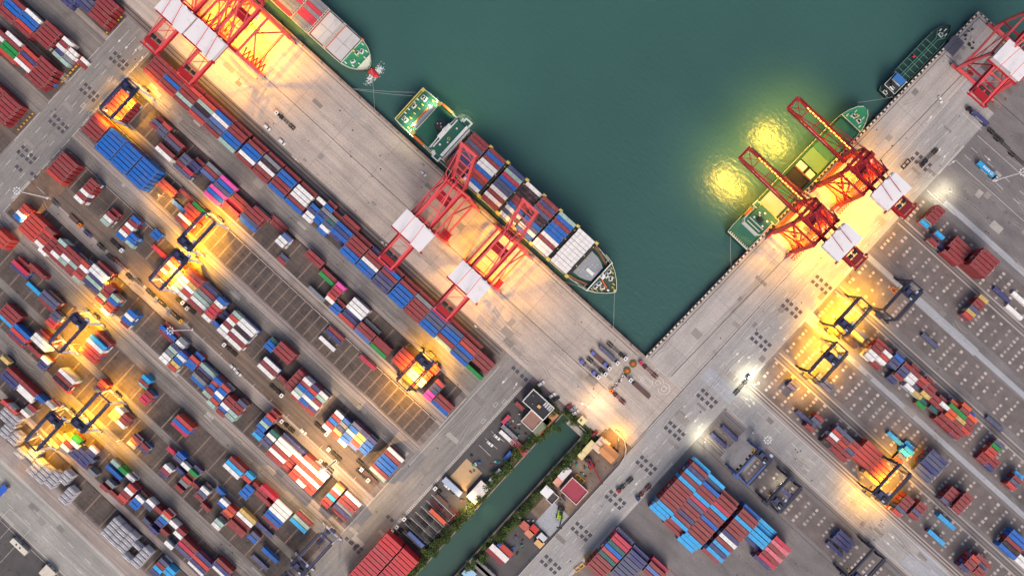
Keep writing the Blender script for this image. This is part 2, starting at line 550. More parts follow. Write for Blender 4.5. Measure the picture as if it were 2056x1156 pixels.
def container_mb(t, mb=None, at=(0, 0, 0), mi=0, mi2=1, fine=True):
    mb = mb or MB(); L = CL[t]; x, y = L / 2, CW / 2; ax, ay, az = at
    def B(x0, x1, y0, y1, z0, z1, m=mi): mb.bb(ax + x0, ax + x1, ay + y0, ay + y1, az + z0, az + z1, m)
    B(-x + .09, x - .09, -y + .06, y - .06, .02, CH - .05)
    if not fine: return mb
    for s in (-1, 1):                                              # roof rails, end headers, corner posts, sill rails
        B(-x + .16, x - .16, s * y, s * (y - .11), CH - .16, CH)
        B(-x + .16, x - .16, s * y, s * (y - .11), 0, .16)
        B(s * x, s * (x - .14), -y + .16, y - .16, CH - .2, CH - .004)
        for q in (-1, 1):
            B(s * x, s * (x - .15), q * y, q * (y - .15), .18, CH - .18)
            B(s * (x + .004), s * (x - .2), q * (y + .004), q * (y - .2), CH - .17, CH + .012, mi2)
    for q in (-.75, -.3, .3, .75): B(x - .03, x - .09, q - .03, q + .03, .2, CH - .25, mi2)   # door lock bars
    n = 9 if t == 'L' else 5                                         # pressed roof ribs
    for i in range(n):
        c = -x + L * (i + 1) / (n + 1); B(c - .28, c + .28, -y + .14, y - .14, CH - .06, CH - .018)
    return mb
cont_mesh = {}
def cmesh(t, c):
    if (t, c) not in cont_mesh: cont_mesh[t, c] = container_mb(t).mesh('container_' + CC[c][0].replace(' ', '_'), [CM[c], casting])
    return cont_mesh[t, c]
LANES_L = [-52.2, -82.3, -105.9, -137.0, -173.9, -206.0, -228.2, -256.0]
stacks = []      # dict per stack
def snap(u, v):
    if u < 40 and v < -30:
        for b in LANES_L:
            if b - 3 < v < b + 18.5 - (0 if b > -60 else 0):
                return b + round((v - b) / 2.74) * 2.74
    if u > 120 and v > 50: return 58.4 + round((v - 58.4) / 2.74) * 2.74
    return v
phrase = side = ''; bi = 0
for line in BAYS.strip().split('\n'):
    if line[0] == '@': phrase, side = line[1:].split('|'); continue
    a = line.split()
    if len(a) < 6: continue
    c, r = int(a[0]), int(a[1]); code = a[5]; first = code[1]; h0 = int(first) * TH
    p = W(c, r, float(a[2]), float(a[3]), h0); v0 = snap(p.x, p.y) if c < 5 else p.y
    for k in range(len(code) // 2):
        ch, n = code[2 * k], code[2 * k + 1]
        if ch == '.': continue
        stacks.append(dict(u=p.x, v=v0 + 2.74 * k, t=a[4], c=ch, n=int(n), ph=phrase, side=side, bay=bi, z=0.0))
    bi += 1
# no two stacks may share ground: push later ones along the row, drop what cannot fit
stacks.sort(key=lambda s: (round(s['v'], 1), s['u'])); kept = []
for s in stacks:
    ok = True
    for q in reversed(kept[-90:]):
        if abs(q['v'] - s['v']) < 2.46:
            need = (CL[q['t']] + CL[s['t']]) / 2 + .12; du = abs(s['u'] - q['u'])
            if du < need:
                if need - du < 3.2: s['u'] = q['u'] + need * (1 if s['u'] >= q['u'] else -1)
                else: ok = False; break
    if ok: kept.append(s)
stacks = kept
for _ in range(2):
    good = []
    for s in stacks:
        if any(abs(q['v'] - s['v']) < 2.46 and abs(q['u'] - s['u']) < (CL[q['t']] + CL[s['t']]) / 2 + .04 for q in good): continue
        good.append(s)
    stacks = good
SHIP_STACKS = []   # filled by the ships below: same dict, z = deck height
def place_containers():
    allst = stacks + SHIP_STACKS
    # what the photo shows of each: roof plus the side facing the middle of the photo, in projected square metres
    cells = {}
    boxes = []
    for s in allst:
        for k in range(s['n']):
            top = k == s['n'] - 1; L = CL[s['t']]
            u, v, z = s['u'], s['v'], s['z'] + k * TH
            d = (Vector((u, v, z)) - Vector((0, 0, CAM_H))); x = d.dot(RGT) / d.dot(FWD) * FPX + 1028; y = 578 - d.dot(UPV) / d.dot(FWD) * FPX
            m = 14 if s['t'] == 'L' else 8
            inside = m < x < 2056 - m and m < y < 1156 - m
            seen = -30 < x < 2086 and -30 < y < 1186
            area = L * CW if top else 0
            for q in allst if False else ():
                pass
            boxes.append(dict(s=s, k=k, top=top, u=u, v=v, z=z, t=s['t'], c=s['c'], inside=inside, seen=seen, area=area))
    for b in boxes:
        if b['top'] and b['inside']:
            for q in (-1, 1): pass
    big = sorted([b for b in boxes if b['top'] and b['inside'] and b['t'] == 'L'], key=lambda b: -(b['area'] + b['z'] * .02 + random.random() * .01 + (6 if b['s'].get('ship') else 0)))[:300]
    # name each by colour and place: order of the bay in its row, order of the stack in its bay
    rows = {}
    for s in allst: rows.setdefault(s['ph'], []).append(s)
    bay_ord, col_ord = {}, {}
    for ph, ss in rows.items():
        bays = {}
        for s in ss: bays.setdefault(s['bay'], []).append(s)
        for i, b in enumerate(sorted(bays, key=lambda b: min(x['u'] for x in bays[b]))): bay_ord[b] = i
        for b, x in bays.items():
            for i, s in enumerate(sorted(x, key=lambda s: -s['v'])): col_ord[id(s)] = i
    ids = set()
    for b in big:
        s = b['s']; ids.add(id(b))
        lab = '%s container, %s from %s, %s bay from left, %s' % (CC[b['c']][0], WORDS[col_ord[id(s)]], s['side'], WORDS[bay_ord[s['bay']]], s['ph'])
        put(cmesh('L', b['c']), 'shipping_container', (b['u'] + random.uniform(-.12, .12), b['v'] + random.uniform(-.05, .05), b['z']), label=lab, category='container', group='shipping containers')
    keys = list(CC); mass = MB()
    for b in boxes:
        if id(b) in ids or not b['seen']: continue
        container_mb(b['t'], mass, (b['u'], b['v'], b['z']), keys.index(b['c'] if b['top'] or random.random() < (.93 if b['s']['c'] in 'RrqvB' and b['t'] == 'L' else .5) else random.choice('RRRrBbnWgNR')), len(keys), fine=b['top'])
    mass.build('shipping_containers', [CM[k] for k in keys] + [casting], label='the other shipping containers of every colour stacked about the yard', category='containers', kind='stuff')
    print('containers', len(boxes), 'individual', len(big), 'stacks', len(allst))
# ---------------------------------------------------------------- white tank containers in the lowest row
def tank_mesh():
    mb = MB(); L, y = 6.1, CW / 2
    mb.cyl((0, 0, 1.3), 1.08, L - .5, 14, 0, 'x')
    for s in (-1, 1):
        for q in (-1, 1):
            mb.bb(-L / 2, L / 2, q * y, q * (y - .12), CH - .12, CH, 1); mb.bb(-L / 2, L / 2, q * y, q * (y - .12), 0, .14, 1)
            mb.bb(s * L / 2, s * (L / 2 - .14), q * y, q * (y - .14), .14, CH - .12, 1)
        mb.bb(s * L / 2, s * (L / 2 - .14), -y + .12, y - .12, CH - .14, CH - .003, 1); mb.bb(s * L / 2, s * (L / 2 - .14), -y + .12, y - .12, .01, .15, 1)
        mb.beam((s * (L / 2 - .07), -y + .1, .1), (s * (L / 2 - .07), y - .1, CH - .15), .1, .1, 1)
    mb.bb(-L / 2 + .3, L / 2 - .3, -.28, .28, CH - .1, CH - .02, 2); mb.cyl((0, 0, 2.3), .3, .3, 10, 0)
    return mb.mesh('tank_container', [mat('tank_white', (238, 236, 240), .4, amp=.12, isl=.3), mat('tank_frame', (186, 182, 186), .5), mat('tank_walkway', (150, 148, 150), .6)])
tank_me = tank_mesh()
def place_tanks():
    sides = ['quay', 'quay']; i = 0
    for line in TANKS.strip().split('\n'):
        c, r, X, Y, n = map(int, line.split())
        p = W(c, r, X, Y, 3 * TH)
        for k in range(n):
            for lv in range(3):
                lab = 'white tank container %s, %s from road, %s bay of tank row' % (['at pile bottom', 'mid-pile', 'on top'][lv], WORDS[k], WORDS[i])
                put(tank_me, 'tank_container', (p.x, p.y + 2.7 * k, lv * TH), label=lab, category='tank container', group='white tank containers')
        i += 1
# ---------------------------------------------------------------- the setting: water, ground sheets, painted markings
def water_mat():
    m = bpy.data.materials.new('harbour_water'); m.use_nodes = True
    n, l = m.node_tree.nodes, m.node_tree.links; b = n['Principled BSDF']
    geo = n.new('ShaderNodeNewGeometry'); pos = geo.outputs['Position']
    def noise(s, d, vec=None):
        t = n.new('ShaderNodeTexNoise'); t.inputs['Scale'].default_value = s; t.inputs['Detail'].default_value = d; l.new(vec or pos, t.inputs['Vector']); return t.outputs['Fac']
    mx = n.new('ShaderNodeMix'); mx.data_type = 'RGBA'; mx.inputs['A'].default_value = (*lin((52, 88, 83)), 1); mx.inputs['B'].default_value = (*lin((60, 97, 91)), 1)
    r = n.new('ShaderNodeMapRange'); r.inputs['From Min'].default_value = .35; r.inputs['From Max'].default_value = .65; l.new(noise(.0065, 7), r.inputs['Value'])
    l.new(r.outputs[0], mx.inputs['Factor']); l.new(mx.outputs['Result'], b.inputs['Base Color'])
    b.inputs['Roughness'].default_value = .26; b.inputs['Specular IOR Level'].default_value = .9; b.inputs['IOR'].default_value = 1.33
    mp = n.new('ShaderNodeMapping'); mp.inputs['Rotation'].default_value = (0, 0, math.radians(70)); mp.inputs['Scale'].default_value = (.28, .9, 1); l.new(pos, mp.inputs['Vector'])
    a = n.new('ShaderNodeMath'); a.operation = 'MULTIPLY_ADD'; a.inputs[1].default_value = .8
    l.new(noise(.42, 3), a.inputs[0]); l.new(noise(.62, 3, mp.outputs[0]), a.inputs[2])
    bp = n.new('ShaderNodeBump'); bp.inputs['Strength'].default_value = 1.0; bp.inputs['Distance'].default_value = .2
    l.new(a.outputs[0], bp.inputs['Height']); l.new(bp.outputs[0], b.inputs['Normal'])
    return m
GM = dict(
    base=ground_mat('yard_asphalt', (130, 118, 114), (112, 103, 100), (.05, .3), oil=.68),
    apron=ground_mat('quay_concrete', (190, 177, 166), (168, 158, 150), (.02, .35), slab=(32, 11.5), stain=(112, 98, 90), stain_at=.62, stain_amt=.5, amp=.16),
    apron2=ground_mat('right_quay_concrete', (178, 171, 166), (164, 158, 154), (.35, .02), slab=(11, 40), stain=(118, 106, 100), stain_at=.62, stain_amt=.45, amp=.14),
    road=ground_mat('road_asphalt', (143, 139, 136), (128, 125, 122), (.5, .03), stain=(96, 92, 92), stain_at=.6, stain_amt=.5, amp=.18),
    road2=ground_mat('right_road_concrete', (166, 163, 161), (154, 152, 151), (.4, .02), stain=(110, 106, 106), stain_at=.64, stain_amt=.4, amp=.14),
    hroad=ground_mat('lower_road_asphalt', (164, 161, 155), (146, 144, 140), (.02, .5), stain=(140, 124, 110), stain_at=.58, stain_amt=.4, amp=.2),
    lane=ground_mat('truck_lane_asphalt', (138, 131, 126), (116, 111, 108), (.012, .8), stain=(70, 64, 62), stain_at=.6, amp=.32),
    runway=ground_mat('crane_runway_concrete', (164, 152, 146), (146, 134, 128), (.02, .9), stain=(104, 92, 86), stain_at=.58, amp=.3),
    store=ground_mat('storage_ground', (98, 86, 80), (82, 74, 71), (.3, .1), slab=(6.4, 2.9), stain=(46, 42, 42), stain_at=.55, stain_amt=.75, amp=.22, oil=.64),
    verge=ground_mat('brown_verge', (120, 103, 92), (98, 88, 82), (.03, .5), stain=(62, 54, 50), stain_at=.55, amp=.35),
    ryard=ground_mat('right_yard_asphalt', (126, 121, 121), (112, 108, 109), (.05, .2), stain=(74, 71, 71), stain_at=.6, stain_amt=.55, amp=.18, oil=.67),
    rstore=ground_mat('right_storage_ground', (118, 108, 106), (104, 97, 96), (.15, .15), stain=(68, 64, 64), stain_at=.58, amp=.2),
    pale=ground_mat('pale_concrete_strip', (170, 172, 178), (156, 158, 164), (.03, .5), stain=(122, 122, 126), stain_at=.62, amp=.1),
    dark=ground_mat('dark_lot_asphalt', (92, 88, 88), (76, 73, 74), (.2, .2), stain=(54, 51, 51), stain_at=.58, amp=.2, oil=.64),
    dirt=ground_mat('workshop_dirt', (146, 122, 104), (112, 98, 90), (.2, .2), stain=(76, 66, 60), stain_at=.56, amp=.3, oil=.62),
    bank=ground_mat('canal_bank_soil', (92, 84, 62), (70, 72, 48), (.2, .2), stain=(44, 50, 30), stain_at=.5, amp=.3),
    bare=ground_mat('bare_red_soil', (132, 108, 90), (112, 94, 82), (.1, .3), stain=(80, 66, 58), stain_at=.58, amp=.3))
FAR = 900
def q_edge(v): return 70.3 + (v - 25.9) * .0277
def build_ground():
    mb = MB()
    mb.poly([(-2200, -2200, -4), (2200, -2200, -4), (2200, 2200, -4), (-2200, 2200, -4)])
    mb.build('water', water_mat(), kind='structure')
    mb = MB(); mb.poly([(56, -FAR, -3.9), (75, -FAR, -3.9), (75, -34, -3.9), (56, -34, -3.9)]); mb.build('canal_water', mat('canal_water', (32, 74, 64), .3, amp=.12, sc=.08, bump=.25, fine=1.2), kind='structure')
    mb = MB(); V = 24.2; E = 314.7; c0, c1, ct = 56.8, 74.4, -35.0
    mb.poly([(-FAR, -FAR, 0), (c0, -FAR, 0), (c0, ct, 0), (c0, V, 0), (-FAR, V, 0)])
    mb.poly([(c0, ct, 0), (c1, ct, 0), (c1, V, 0), (q_edge(V), V, 0), (c0, V, 0)])
    mb.poly([(c1, -FAR, 0), (FAR, -FAR, 0), (FAR, E, 0), (q_edge(E), E, 0), (q_edge(V), V, 0), (c1, V, 0), (c1, ct, 0)])
    for a, b in (((-FAR, V), (q_edge(V), V)), ((q_edge(V), V), (q_edge(E), E)), ((q_edge(E), E), (FAR, E)), ((c0, ct), (c0, -FAR)), ((c1, ct), (c0, ct)), ((c1, -FAR), (c1, ct))):
        mb.poly([(*b, 0), (*a, 0), (*a, -9), (*b, -9)])
    mb.build('ground', GM['base'], kind='structure')
    def sheet(name, m, rects, lv):
        k = MB(); z = .012 + .014 * lv
        for r in rects:
            if len(r) == 4 and not hasattr(r[0], '__len__'):
                u0, u1, v0, v1 = r; k.poly([(u0, v0, z), (u1, v0, z), (u1, v1, z), (u0, v1, z)])
            else: k.poly([(p[0], p[1], z) for p in r])
        return k.build(name, GM[m], kind='structure')
    sheet('left_quay_apron', 'apron', [(-FAR, 100, -30.5, V - .1)], 0)
    sheet('right_quay_apron', 'apron2', [[(q_edge(V) + .1, V - .1), (100, V - .1), (101.5, E - .1), (q_edge(E) + .1, E - .1)]], 1)
    sheet('crossing_concrete', 'apron', [(56, 100, -34.5, -30.5), (62, 100.5, -38, -34.5)], 1)
    sheet('left_cross_road', 'road', [(-306, -281, -FAR, -36)], 0)
    sheet('yard_end_road', 'road', [(6.5, 28, -250, -30.5)], 0)
    sheet('right_cross_road', 'road2', [(101.5, 126.5, -FAR, E - 40)], 0)
    sheet('lower_road', 'hroad', [(-FAR, 14, -314, -289)], 1)
    sheet('inner_road', 'road2', [(126.5, FAR, 34, 50.7)], 1)
    sheet('lower_lot', 'dark', [(-FAR, 10, -FAR, -315)], 0)
    sheet('truck_park', 'dark', [(28.5, 55, -260, -34.6)], 0)
    U0, U1 = -281, 6.4
    sheet('truck_lanes', 'lane', [(U0, U1, -36, -30.6), (U0, U1, -66, -54), (U0, U1, -121.5, -113), (U0, U1, -189, -181), (U0, U1, -212.4, -207.5), (U0, U1, -238.5, -230), (-FAR, -306, -72, -56), (-FAR, -306, -90, -88), (-FAR, -306, -119, -107)], 1)
    sheet('crane_runways', 'runway', [(U0, U1, -91, -84.2), (U0, U1, -113, -108.6), (U0, U1, -181, -176.2), (U0, U1, -158.2, -150.3), (U0, U1, -66.4, -64), (U0, U1, -262.5, -258), (U0, 14, -289, -278.5), (-FAR, -306, -92.5, -90), (-FAR, -306, -56, -53)], 2)
    sheet('storage_ground', 'store', [(U0 + 2, U1 - 4, v - 1.6, v + 16.2) for v in LANES_L[1:]] + [(U0 + 2, U1 - 4, -53.8, -36.2), (U0 + 2, U1 - 4, -277, -262)] + [(-FAR, -307, a, b) for a, b in ((-88, -72), (-107, -92.5), (-137, -119), (-53, -36.5), (-170, -142))], 2)
    sheet('brown_verge', 'verge', [(U0, U1 - 4, -150.3, -138.8), (-FAR, -307, -142, -137.2)], 1)
    sheet('right_yard', 'ryard', [(126.5, FAR, 50.7, E - .2), (126.5, FAR, -60, 34)], 0)
    sheet('right_storage_ground', 'rstore', [(128, FAR, a, b) for a, b in ((10, 28.5), (55, 75.5), (83, 103), (111, 131), (139, 157), (167, 186), (191, 209))], 1)
    sheet('pale_strips', 'pale', [(166, 215, 157.4, 162.3), (140.5, 300, 213.2, 216.6), (127, 160, 157.8, 161), (215, 320, 158.4, 161.6), (101.6, 112, 272, 290), (103, 127, 37, 46), (266, 290, 36, 51), (126.6, 133, 108, 112), (126.6, 330, 105, 108)], 3)
    sheet('workshop_yard', 'dirt', [(81.5, 101.2, -92, -24)], 1)
    sheet('workshop_lot', 'dark', [(81.5, 101.2, -FAR, -92)], 1)
    sheet('canal_banks', 'bank', [(c1, 82, -FAR, -30), (50.5, c0, -FAR, -34.6), (c0, c1, ct, -30.6)], 2)
    sheet('bare_soil', 'bare', [(-281, -262, -172, -140), (-10, 4, -138, -123), (83, 100, -40, -22)], 3)
    # ---------------------------------------------------------------- rails, coping, gutters
    rail = mat('rail_groove', (52, 44, 44), .6, amp=.2); cop = mat('coping_concrete', (150, 132, 122), .8, amp=.3, dirt=((90, 72, 62), .4, .5, .6))
    k = MB()
    for v in (21.4, -6.5): k.bb(-FAR, 66, v - .16, v + .16, .03, .085)
    for v in (-32.0, -34.3): k.bb(-FAR, 4, v - .25, v + .25, .03, .075)
    for d in (2.8, 19.3): k.beam((q_edge(26) + d, 26, .06), (q_edge(E - 2) + d, E - 2, .06), .34, .06)
    for v in (E - 2.8, E - 33): k.bb(q_edge(E) + 3, FAR, v - .16, v + .16, .03, .085)
    for v in (77.2, 79.2, 131.6, 133.6, 54.2, 187.6, 189.4, 7.6, 31): k.bb(128, 500, v - .13, v + .13, .04, .08)
    for v in (-86, -89, -110, -179, -183): k.bb(U0, U1, v - .12, v + .12, .045, .08)
    k.build('crane_rails', rail, kind='structure')
    k = MB()
    k.bb(-FAR, q_edge(V) - .2, 22.9, V + .25, -1.2, .28); k.beam((q_edge(V) + .6, V + .3, -.45), (q_edge(E) + .6, E, -.45), 1.7, 1.4)
    k.bb(q_edge(E) + 1.6, FAR, E - 1.1, E + .3, -1.2, .26)
    k.bb(56.3, 57.0, -FAR, -34.9, -6, .45); k.bb(74.2, 74.9, -FAR, -34.9, -6, .45); k.bb(57.1, 74.1, -35.2, -34.6, -6, .4)
    k.build('quay_coping', cop, kind='structure')
    k = MB()
    for v in (76.2, 80.4, 130.6, 134.8, 53.4, 55.2, 186.6, 190.6, 33.4, 51.4): k.bb(128, 500, v - .4, v + .4, .03, .09)
    for v in (-84.6, -90.6, -113.4, -176.6): k.bb(U0, U1, v - .3, v + .3, .05, .1)
    k.build('kerb_beams', mat('kerb_concrete', (170, 158, 152), .85, amp=.25), kind='structure')
    # bollard-like black and white edge of the right quay
    k = MB(); n = 0; v = V + 1
    while v < E - 1: k.box((q_edge(v) + .45, v, .32), (.9, 1.5, .12), 0 if n % 2 else 1, math.radians(-1.6)); v += 1.5; n += 1
    u = q_edge(E) + 2.5; n = 0
    while u < 240: k.box((u, E - .5, .32), (1.5, .7, .12), n % 2); u += 1.5; n += 1
    k.build('quay_edge_stripes', [mat('edge_black', (40, 36, 36), .7), mat('edge_white', (214, 206, 196), .7)], kind='structure')
    # ---------------------------------------------------------------- storage sleepers and pads
    k = MB()
    for v in LANES_L[1:] + [-277.5]:
        u = U0 + 8
        while u < U1 - 5:
            k.bb(u - .45, u + .45, v - 1.4, v + 15.6, .045, .12); u += 12.9 if v != -105.9 else 6.45
    for u0, u1, v in ((U0 + 8, U1 - 5, -98.5), (U0 + 8, U1 - 5, -130)): k.bb(u0, u1, v - .12, v + .12, .05, .1)
    k.build('storage_sleepers', mat('sleeper_concrete', (134, 116, 106), .9, amp=.4, sc=.2, dirt=((84, 72, 66), .3, .5, .7)), kind='structure')
    k = MB(); random.seed(3)
    for v0, m in ((11.5, 6), (58.4, 7), (84.6, 7), (113.2, 7), (140.5, 6), (169, 6), (192.6, 6)):
        u = 131.0
        while u < 330:
            for i in range(m):
                if v0 == 11.5 and u < 153: continue
                if random.random() < .8: k.box((u + random.uniform(-.15, .15), v0 + 2.75 * i + random.uniform(-.15, .15), .075), (random.uniform(1.4, 2.1), random.uniform(1.3, 1.8), .05), 0)
            u += 6.42
    k.build('storage_pads', mat('pad_paint', (176, 166, 160), .85, amp=.4, sc=.5, isl=.5, dirt=((120, 108, 102), .3, .5, .6)), kind='structure')
    # ---------------------------------------------------------------- wear: repairs, tyre tracks, gullies
    random.seed(17); rp = MB(); ty = MB(); gl = MB()
    areas = [(-280, 66, -29, 20, 'u', 60), (72, 100, 30, 300, 'v', 34), (-305, -282, -170, -36, 'v', 22), (102, 126, -150, 260, 'v', 60), (7, 27, -220, -36, 'v', 26), (128, 300, 35, 50, 'u', 24), (-300, 10, -313, -290, 'u', 30), (130, 320, 104, 110, 'u', 10), (130, 320, 162, 166, 'u', 8), (130, 260, 214, 262, 'u', 26), (128, 150, 9, 30, 'u', 8), (-278, 4, -66, -55, 'u', 26), (-278, 4, -121, -113, 'u', 22), (-278, 4, -188, -177, 'u', 26), (-278, 4, -237, -231, 'u', 12), (-278, 4, -158, -151, 'u', 14)]
    for u0, u1, v0, v1, ax, n in areas:
        for i in range(n):
            u, v = random.uniform(u0, u1), random.uniform(v0, v1); a, b = random.uniform(2, 9), random.uniform(1.5, 5)
            a, b = min(a, u1 - u), min(b, v1 - v)
            if i % 2 == 0 and a > 1 and b > 1: z = .062 + random.random() * .004; rp.poly([(u, v, z), (u + a, v, z), (u + a, v + b, z), (u, v + b, z)], random.randrange(3))
            if i % 5 > 2: continue
            L = random.uniform(10, 45); w = random.uniform(.2, .42); k = 12; bend = random.gauss(0, 2.2); off = random.uniform(1.6, 1.9)
            for s in (0, off):
                p0 = None
                for j in range(k + 1):
                    t = j / k; x = L * (t - .5); y = bend * math.sin(t * 2.6) + s
                    q = (u + x, v + y) if ax == 'u' else (u + y, v + x)
                    if not (u0 < q[0] < u1 and v0 < q[1] < v1): p0 = None; continue
                    if p0:
                        d = (Vector(q) - Vector(p0)).normalized(); m = Vector((-d.y, d.x)) * w / 2; z = .07 + (i % 40) * .0003
                        ty.poly([(p0[0] - m.x, p0[1] - m.y, z), (q[0] - m.x, q[1] - m.y, z), (q[0] + m.x, q[1] + m.y, z), (p0[0] + m.x, p0[1] + m.y, z)], i % 2)
                    p0 = q
        for i in range(n // 3):
            u, v = random.uniform(u0, u1), random.uniform(v0, v1); gl.cyl((u, v, .05), random.uniform(.35, .55), .04, 10)
    rp.build('repair_patches', [mat('patch_pale', (170, 165, 160), .9, amp=.3, dirt=((140, 134, 130), .2, .48, .6)), mat('patch_mid', (146, 140, 136), .9, amp=.3), mat('patch_dark', (128, 123, 120), .9, amp=.3)], kind='structure')
    ty.build('tyre_marks', [mat('tyre_mark', (134, 128, 123), .9, amp=.2, sc=.15, dirt=((158, 152, 147), .12, .42, .9)), mat('tyre_mark_faint', (142, 136, 131), .9, amp=.2, sc=.1, dirt=((162, 156, 151), .12, .42, .9))], kind='structure')
    gl.build('gully_covers', mat('gully_iron', (70, 66, 66), .8), kind='structure')
    # ---------------------------------------------------------------- painted lines
    wm = MB(); dk = MB(); Z = .085
    def line(a, b, w=.18, m=wm):
        a, b = Vector((a[0], a[1], 0)), Vector((b[0], b[1], 0)); d = (b - a).normalized(); n = Vector((-d.y, d.x, 0)) * w / 2
        m.poly([(*(a - n).xy, Z), (*(b - n).xy, Z), (*(b + n).xy, Z), (*(a + n).xy, Z)])
    def dashes(a, b, on, off, w=.2):
        a, b = Vector(a), Vector(b); L = (b - a).length; d = (b - a) / L; t = 0
        while t + on < L: line(a + d * t, a + d * (t + on), w); t += on + off
    def arrow(px, py, ang, L=5.5, turn=0):
        p = P(px, py); c, s = math.cos(ang), math.sin(ang)
        def T(x, y): return (p.x + x * c - y * s, p.y + x * s + y * c)
        line(T(-L / 2, 0), T(L * .1, turn * .5), .28); h = [T(L * .1, -.75 + turn * .5), T(L * .5, turn * 1.1), T(L * .1, .75 + turn * .5)]
        wm.poly([(*q, Z) for q in h])
    def frame(c, a, b, w=.2, rz=0.):
        pts = [(c[0] + x * math.cos(rz) - y * math.sin(rz), c[1] + x * math.sin(rz) + y * math.cos(rz)) for x, y in ((-a, -b), (a, -b), (a, b), (-a, b))]
        for i in range(4): line(pts[i], pts[(i + 1) % 4], w)
    def ladder(a, b, half=.7, step=1.1):
        a, b = Vector((*a, 0)), Vector((*b, 0)); d = (b - a).normalized(); n = Vector((-d.y, d.x, 0)); L = (b - a).length
        line(a + n * half, b + n * half, .16); line(a - n * half, b - n * half, .16); t = 0
        while t < L: line(a + d * t - n * half, a + d * t + n * half, .3); t += step
    line((101, -7), (101.5, 262), .28); line((101, -7), (100.5, -22), .2)
    for u in (107.5, 113, 118.5): dashes((u, -330, 0), (u + .5, 250, 0), 4, 7.5)
    dashes((123, 150, 0), (123, 250, 0), 4, 7.5)
    ladder((125.4, -150), (125.4, -12), .45, 1.0); ladder((126, 55), (126, 70), .45, 1.0); ladder((126.2, 100), (126.2, 150), .45, 1.0); ladder((126.2, 225), (126.2, 248), .45, 1)
    for u in (-299.5, -293.5, -287.5): dashes((u, -330, 0), (u, -40, 0), 4.5, 9)
    for v0, v1 in ((-88, -64), (-107, -100), (-138, -118), (-54, -40)): line((-306, v0 - 2), (-306, v1 + 2), .25)
    dashes((-281, -330, 0), (-281, -40, 0), 7, 2, .25); ladder((-282, -166), (-282, -152), .5, 1.2); ladder((-281.6, -100), (-281.6, -50), .4, 2.2)
    for v in (-297.5, -305.5): dashes((-360, v, 0), (14, v, 0), 5, 9.5, .22)
    ladder((-360, -289.3), (10, -289.3), .55, 1.25); line((-360, -313.6), (10, -313.6), .22); line((-360, -316.2), (10, -316.2), .16)
    for v in (39.4, 45.0): dashes((128, v, 0), (330, v, 0), 5, 9, .2)
    line((131, 34.4), (330, 34.4), .2); line((131, 50.2), (330, 50.2), .2)
    line((9, -40), (9, -122), .22); line((7, -68), (7, -92), .25); line((6.6, -160), (6.6, -300), .2); line((6.6, -125), (6.6, -160), .2); ladder((27.5, -200), (27.2, -40), .6, 1.25)
    line((-276, -151.2), (0, -151.2), .18); line((-276, -122), (-200, -122), .16)
    for u in range(-150, 0, 14): line((u, -151.2), (u, -148.5), .16)
    line((128, 213), (150, 213), .2); line((112, 262), (128, 262), .2); line((128, 258), (220, 258), .2); line((128, 238), (260, 238), .2)
    for v in (244, 250): dashes((130, v, 0), (260, v, 0), 5, 8)
    for px, py in ((220, 160), (167, 212), (183, 226), (212 - 40, 246)): frame(P(px, py), .9, 1.5, .18)
    for px, py in ((1120 * 0 + 970, 845), (995, 812), (1012, 806)): frame(P(px, py), .8, 1.4, .18)
    up, dn = math.pi / 2, -math.pi / 2
    for px, py, an, tn in ((242, 80, dn, 0), (256, 93, dn, 0), (272, 105, up, 1), (285, 120, up, 1), (1478, 713, up, 0), (1486, 722, dn, 0), (1515, 738, dn, 0), (1508, 716, dn, -1), (1372, 818, up, 0), (1380, 833, dn, 0), (1398, 842, dn, 0), (1406, 855, dn, 0),
                             (1495, 800, 0, 1), (1502, 812, 0, 0), (1512, 805, 0, -1), (1886, 325 - 20, up, 1), (1899, 312, dn, 0), (1910, 326, up, -1), (1700, 545, dn, 0), (1983, 318, 0, 0), (1868, 240, up, 1),
                             (1165, 810, 0, 1), (1180, 815, 0, 0), (1036, 775, up, 1), (1013, 764, dn, 0), (1790, 1075, 0, 0), (1780, 1088, 0, 0), (1232, 1020, dn, 0), (1280, 968, dn, 0), (1577, 678, dn, 0), (1570, 655, dn, 0), (60, 310, dn, 0)):
        arrow(px, py, an, 5, tn)
    # the big painted outline beside the water corner, like the figure 8 with a boxed bar before it
    def arc(px, py, r, a0=0., a1=2 * math.pi, w=.28):
        c = P(px, py); n = 28
        for i in range(n):
            a, b = a0 + (a1 - a0) * i / n, a0 + (a1 - a0) * (i + 1) / n
            line((c.x + r * math.cos(a), c.y + r * math.sin(a)), (c.x + r * math.cos(b), c.y + r * math.sin(b)), w)
    arc(1333, 780, 3.6, math.radians(-150), math.radians(120)); arc(1321, 768, 3.4, math.radians(40), math.radians(280)); arc(1333, 780, 1.5); arc(1321, 768, 1.4)
    frame(P(1298, 766), 3.6, 1.9, .25); frame(P(1298, 766), 2.4, .9, .2); frame(P(1316, 747), 1.2, 2.2, .22)
    a, b = P(1283, 752), P(1294, 762); line(a, b, .2); a, b = P(1280, 755), P(1291, 765); line(a, b, .2)
    # parking bays
    for i in range(7):
        a, b = P(862 + i * -10.6 + 4, 992 + i * 11.6), P(912 + i * -10.6, 1036 + i * 11.2); line(a, b, .2)
    a, b = P(915, 1030), P(850, 1100); line(a, b, .2)
    for i in range(3): a, b = P(962 + i * 12, 893 - i * 14), P(985 + i * 14, 915 - i * 14); line(a, b, .18)
    # court lines in the lower lot
    a = P(0, 1070); frame((P(10, 1075).x, P(10, 1075).y), 9, 14, .14); frame((P(-5, 1062).x, P(-5, 1062).y), 5, 9, .14)
    wm.build('road_markings', mat('road_paint', (226, 220, 214), .75, amp=.3, sc=.3, dirt=((150, 144, 140), .5, .5, .55)), kind='structure')
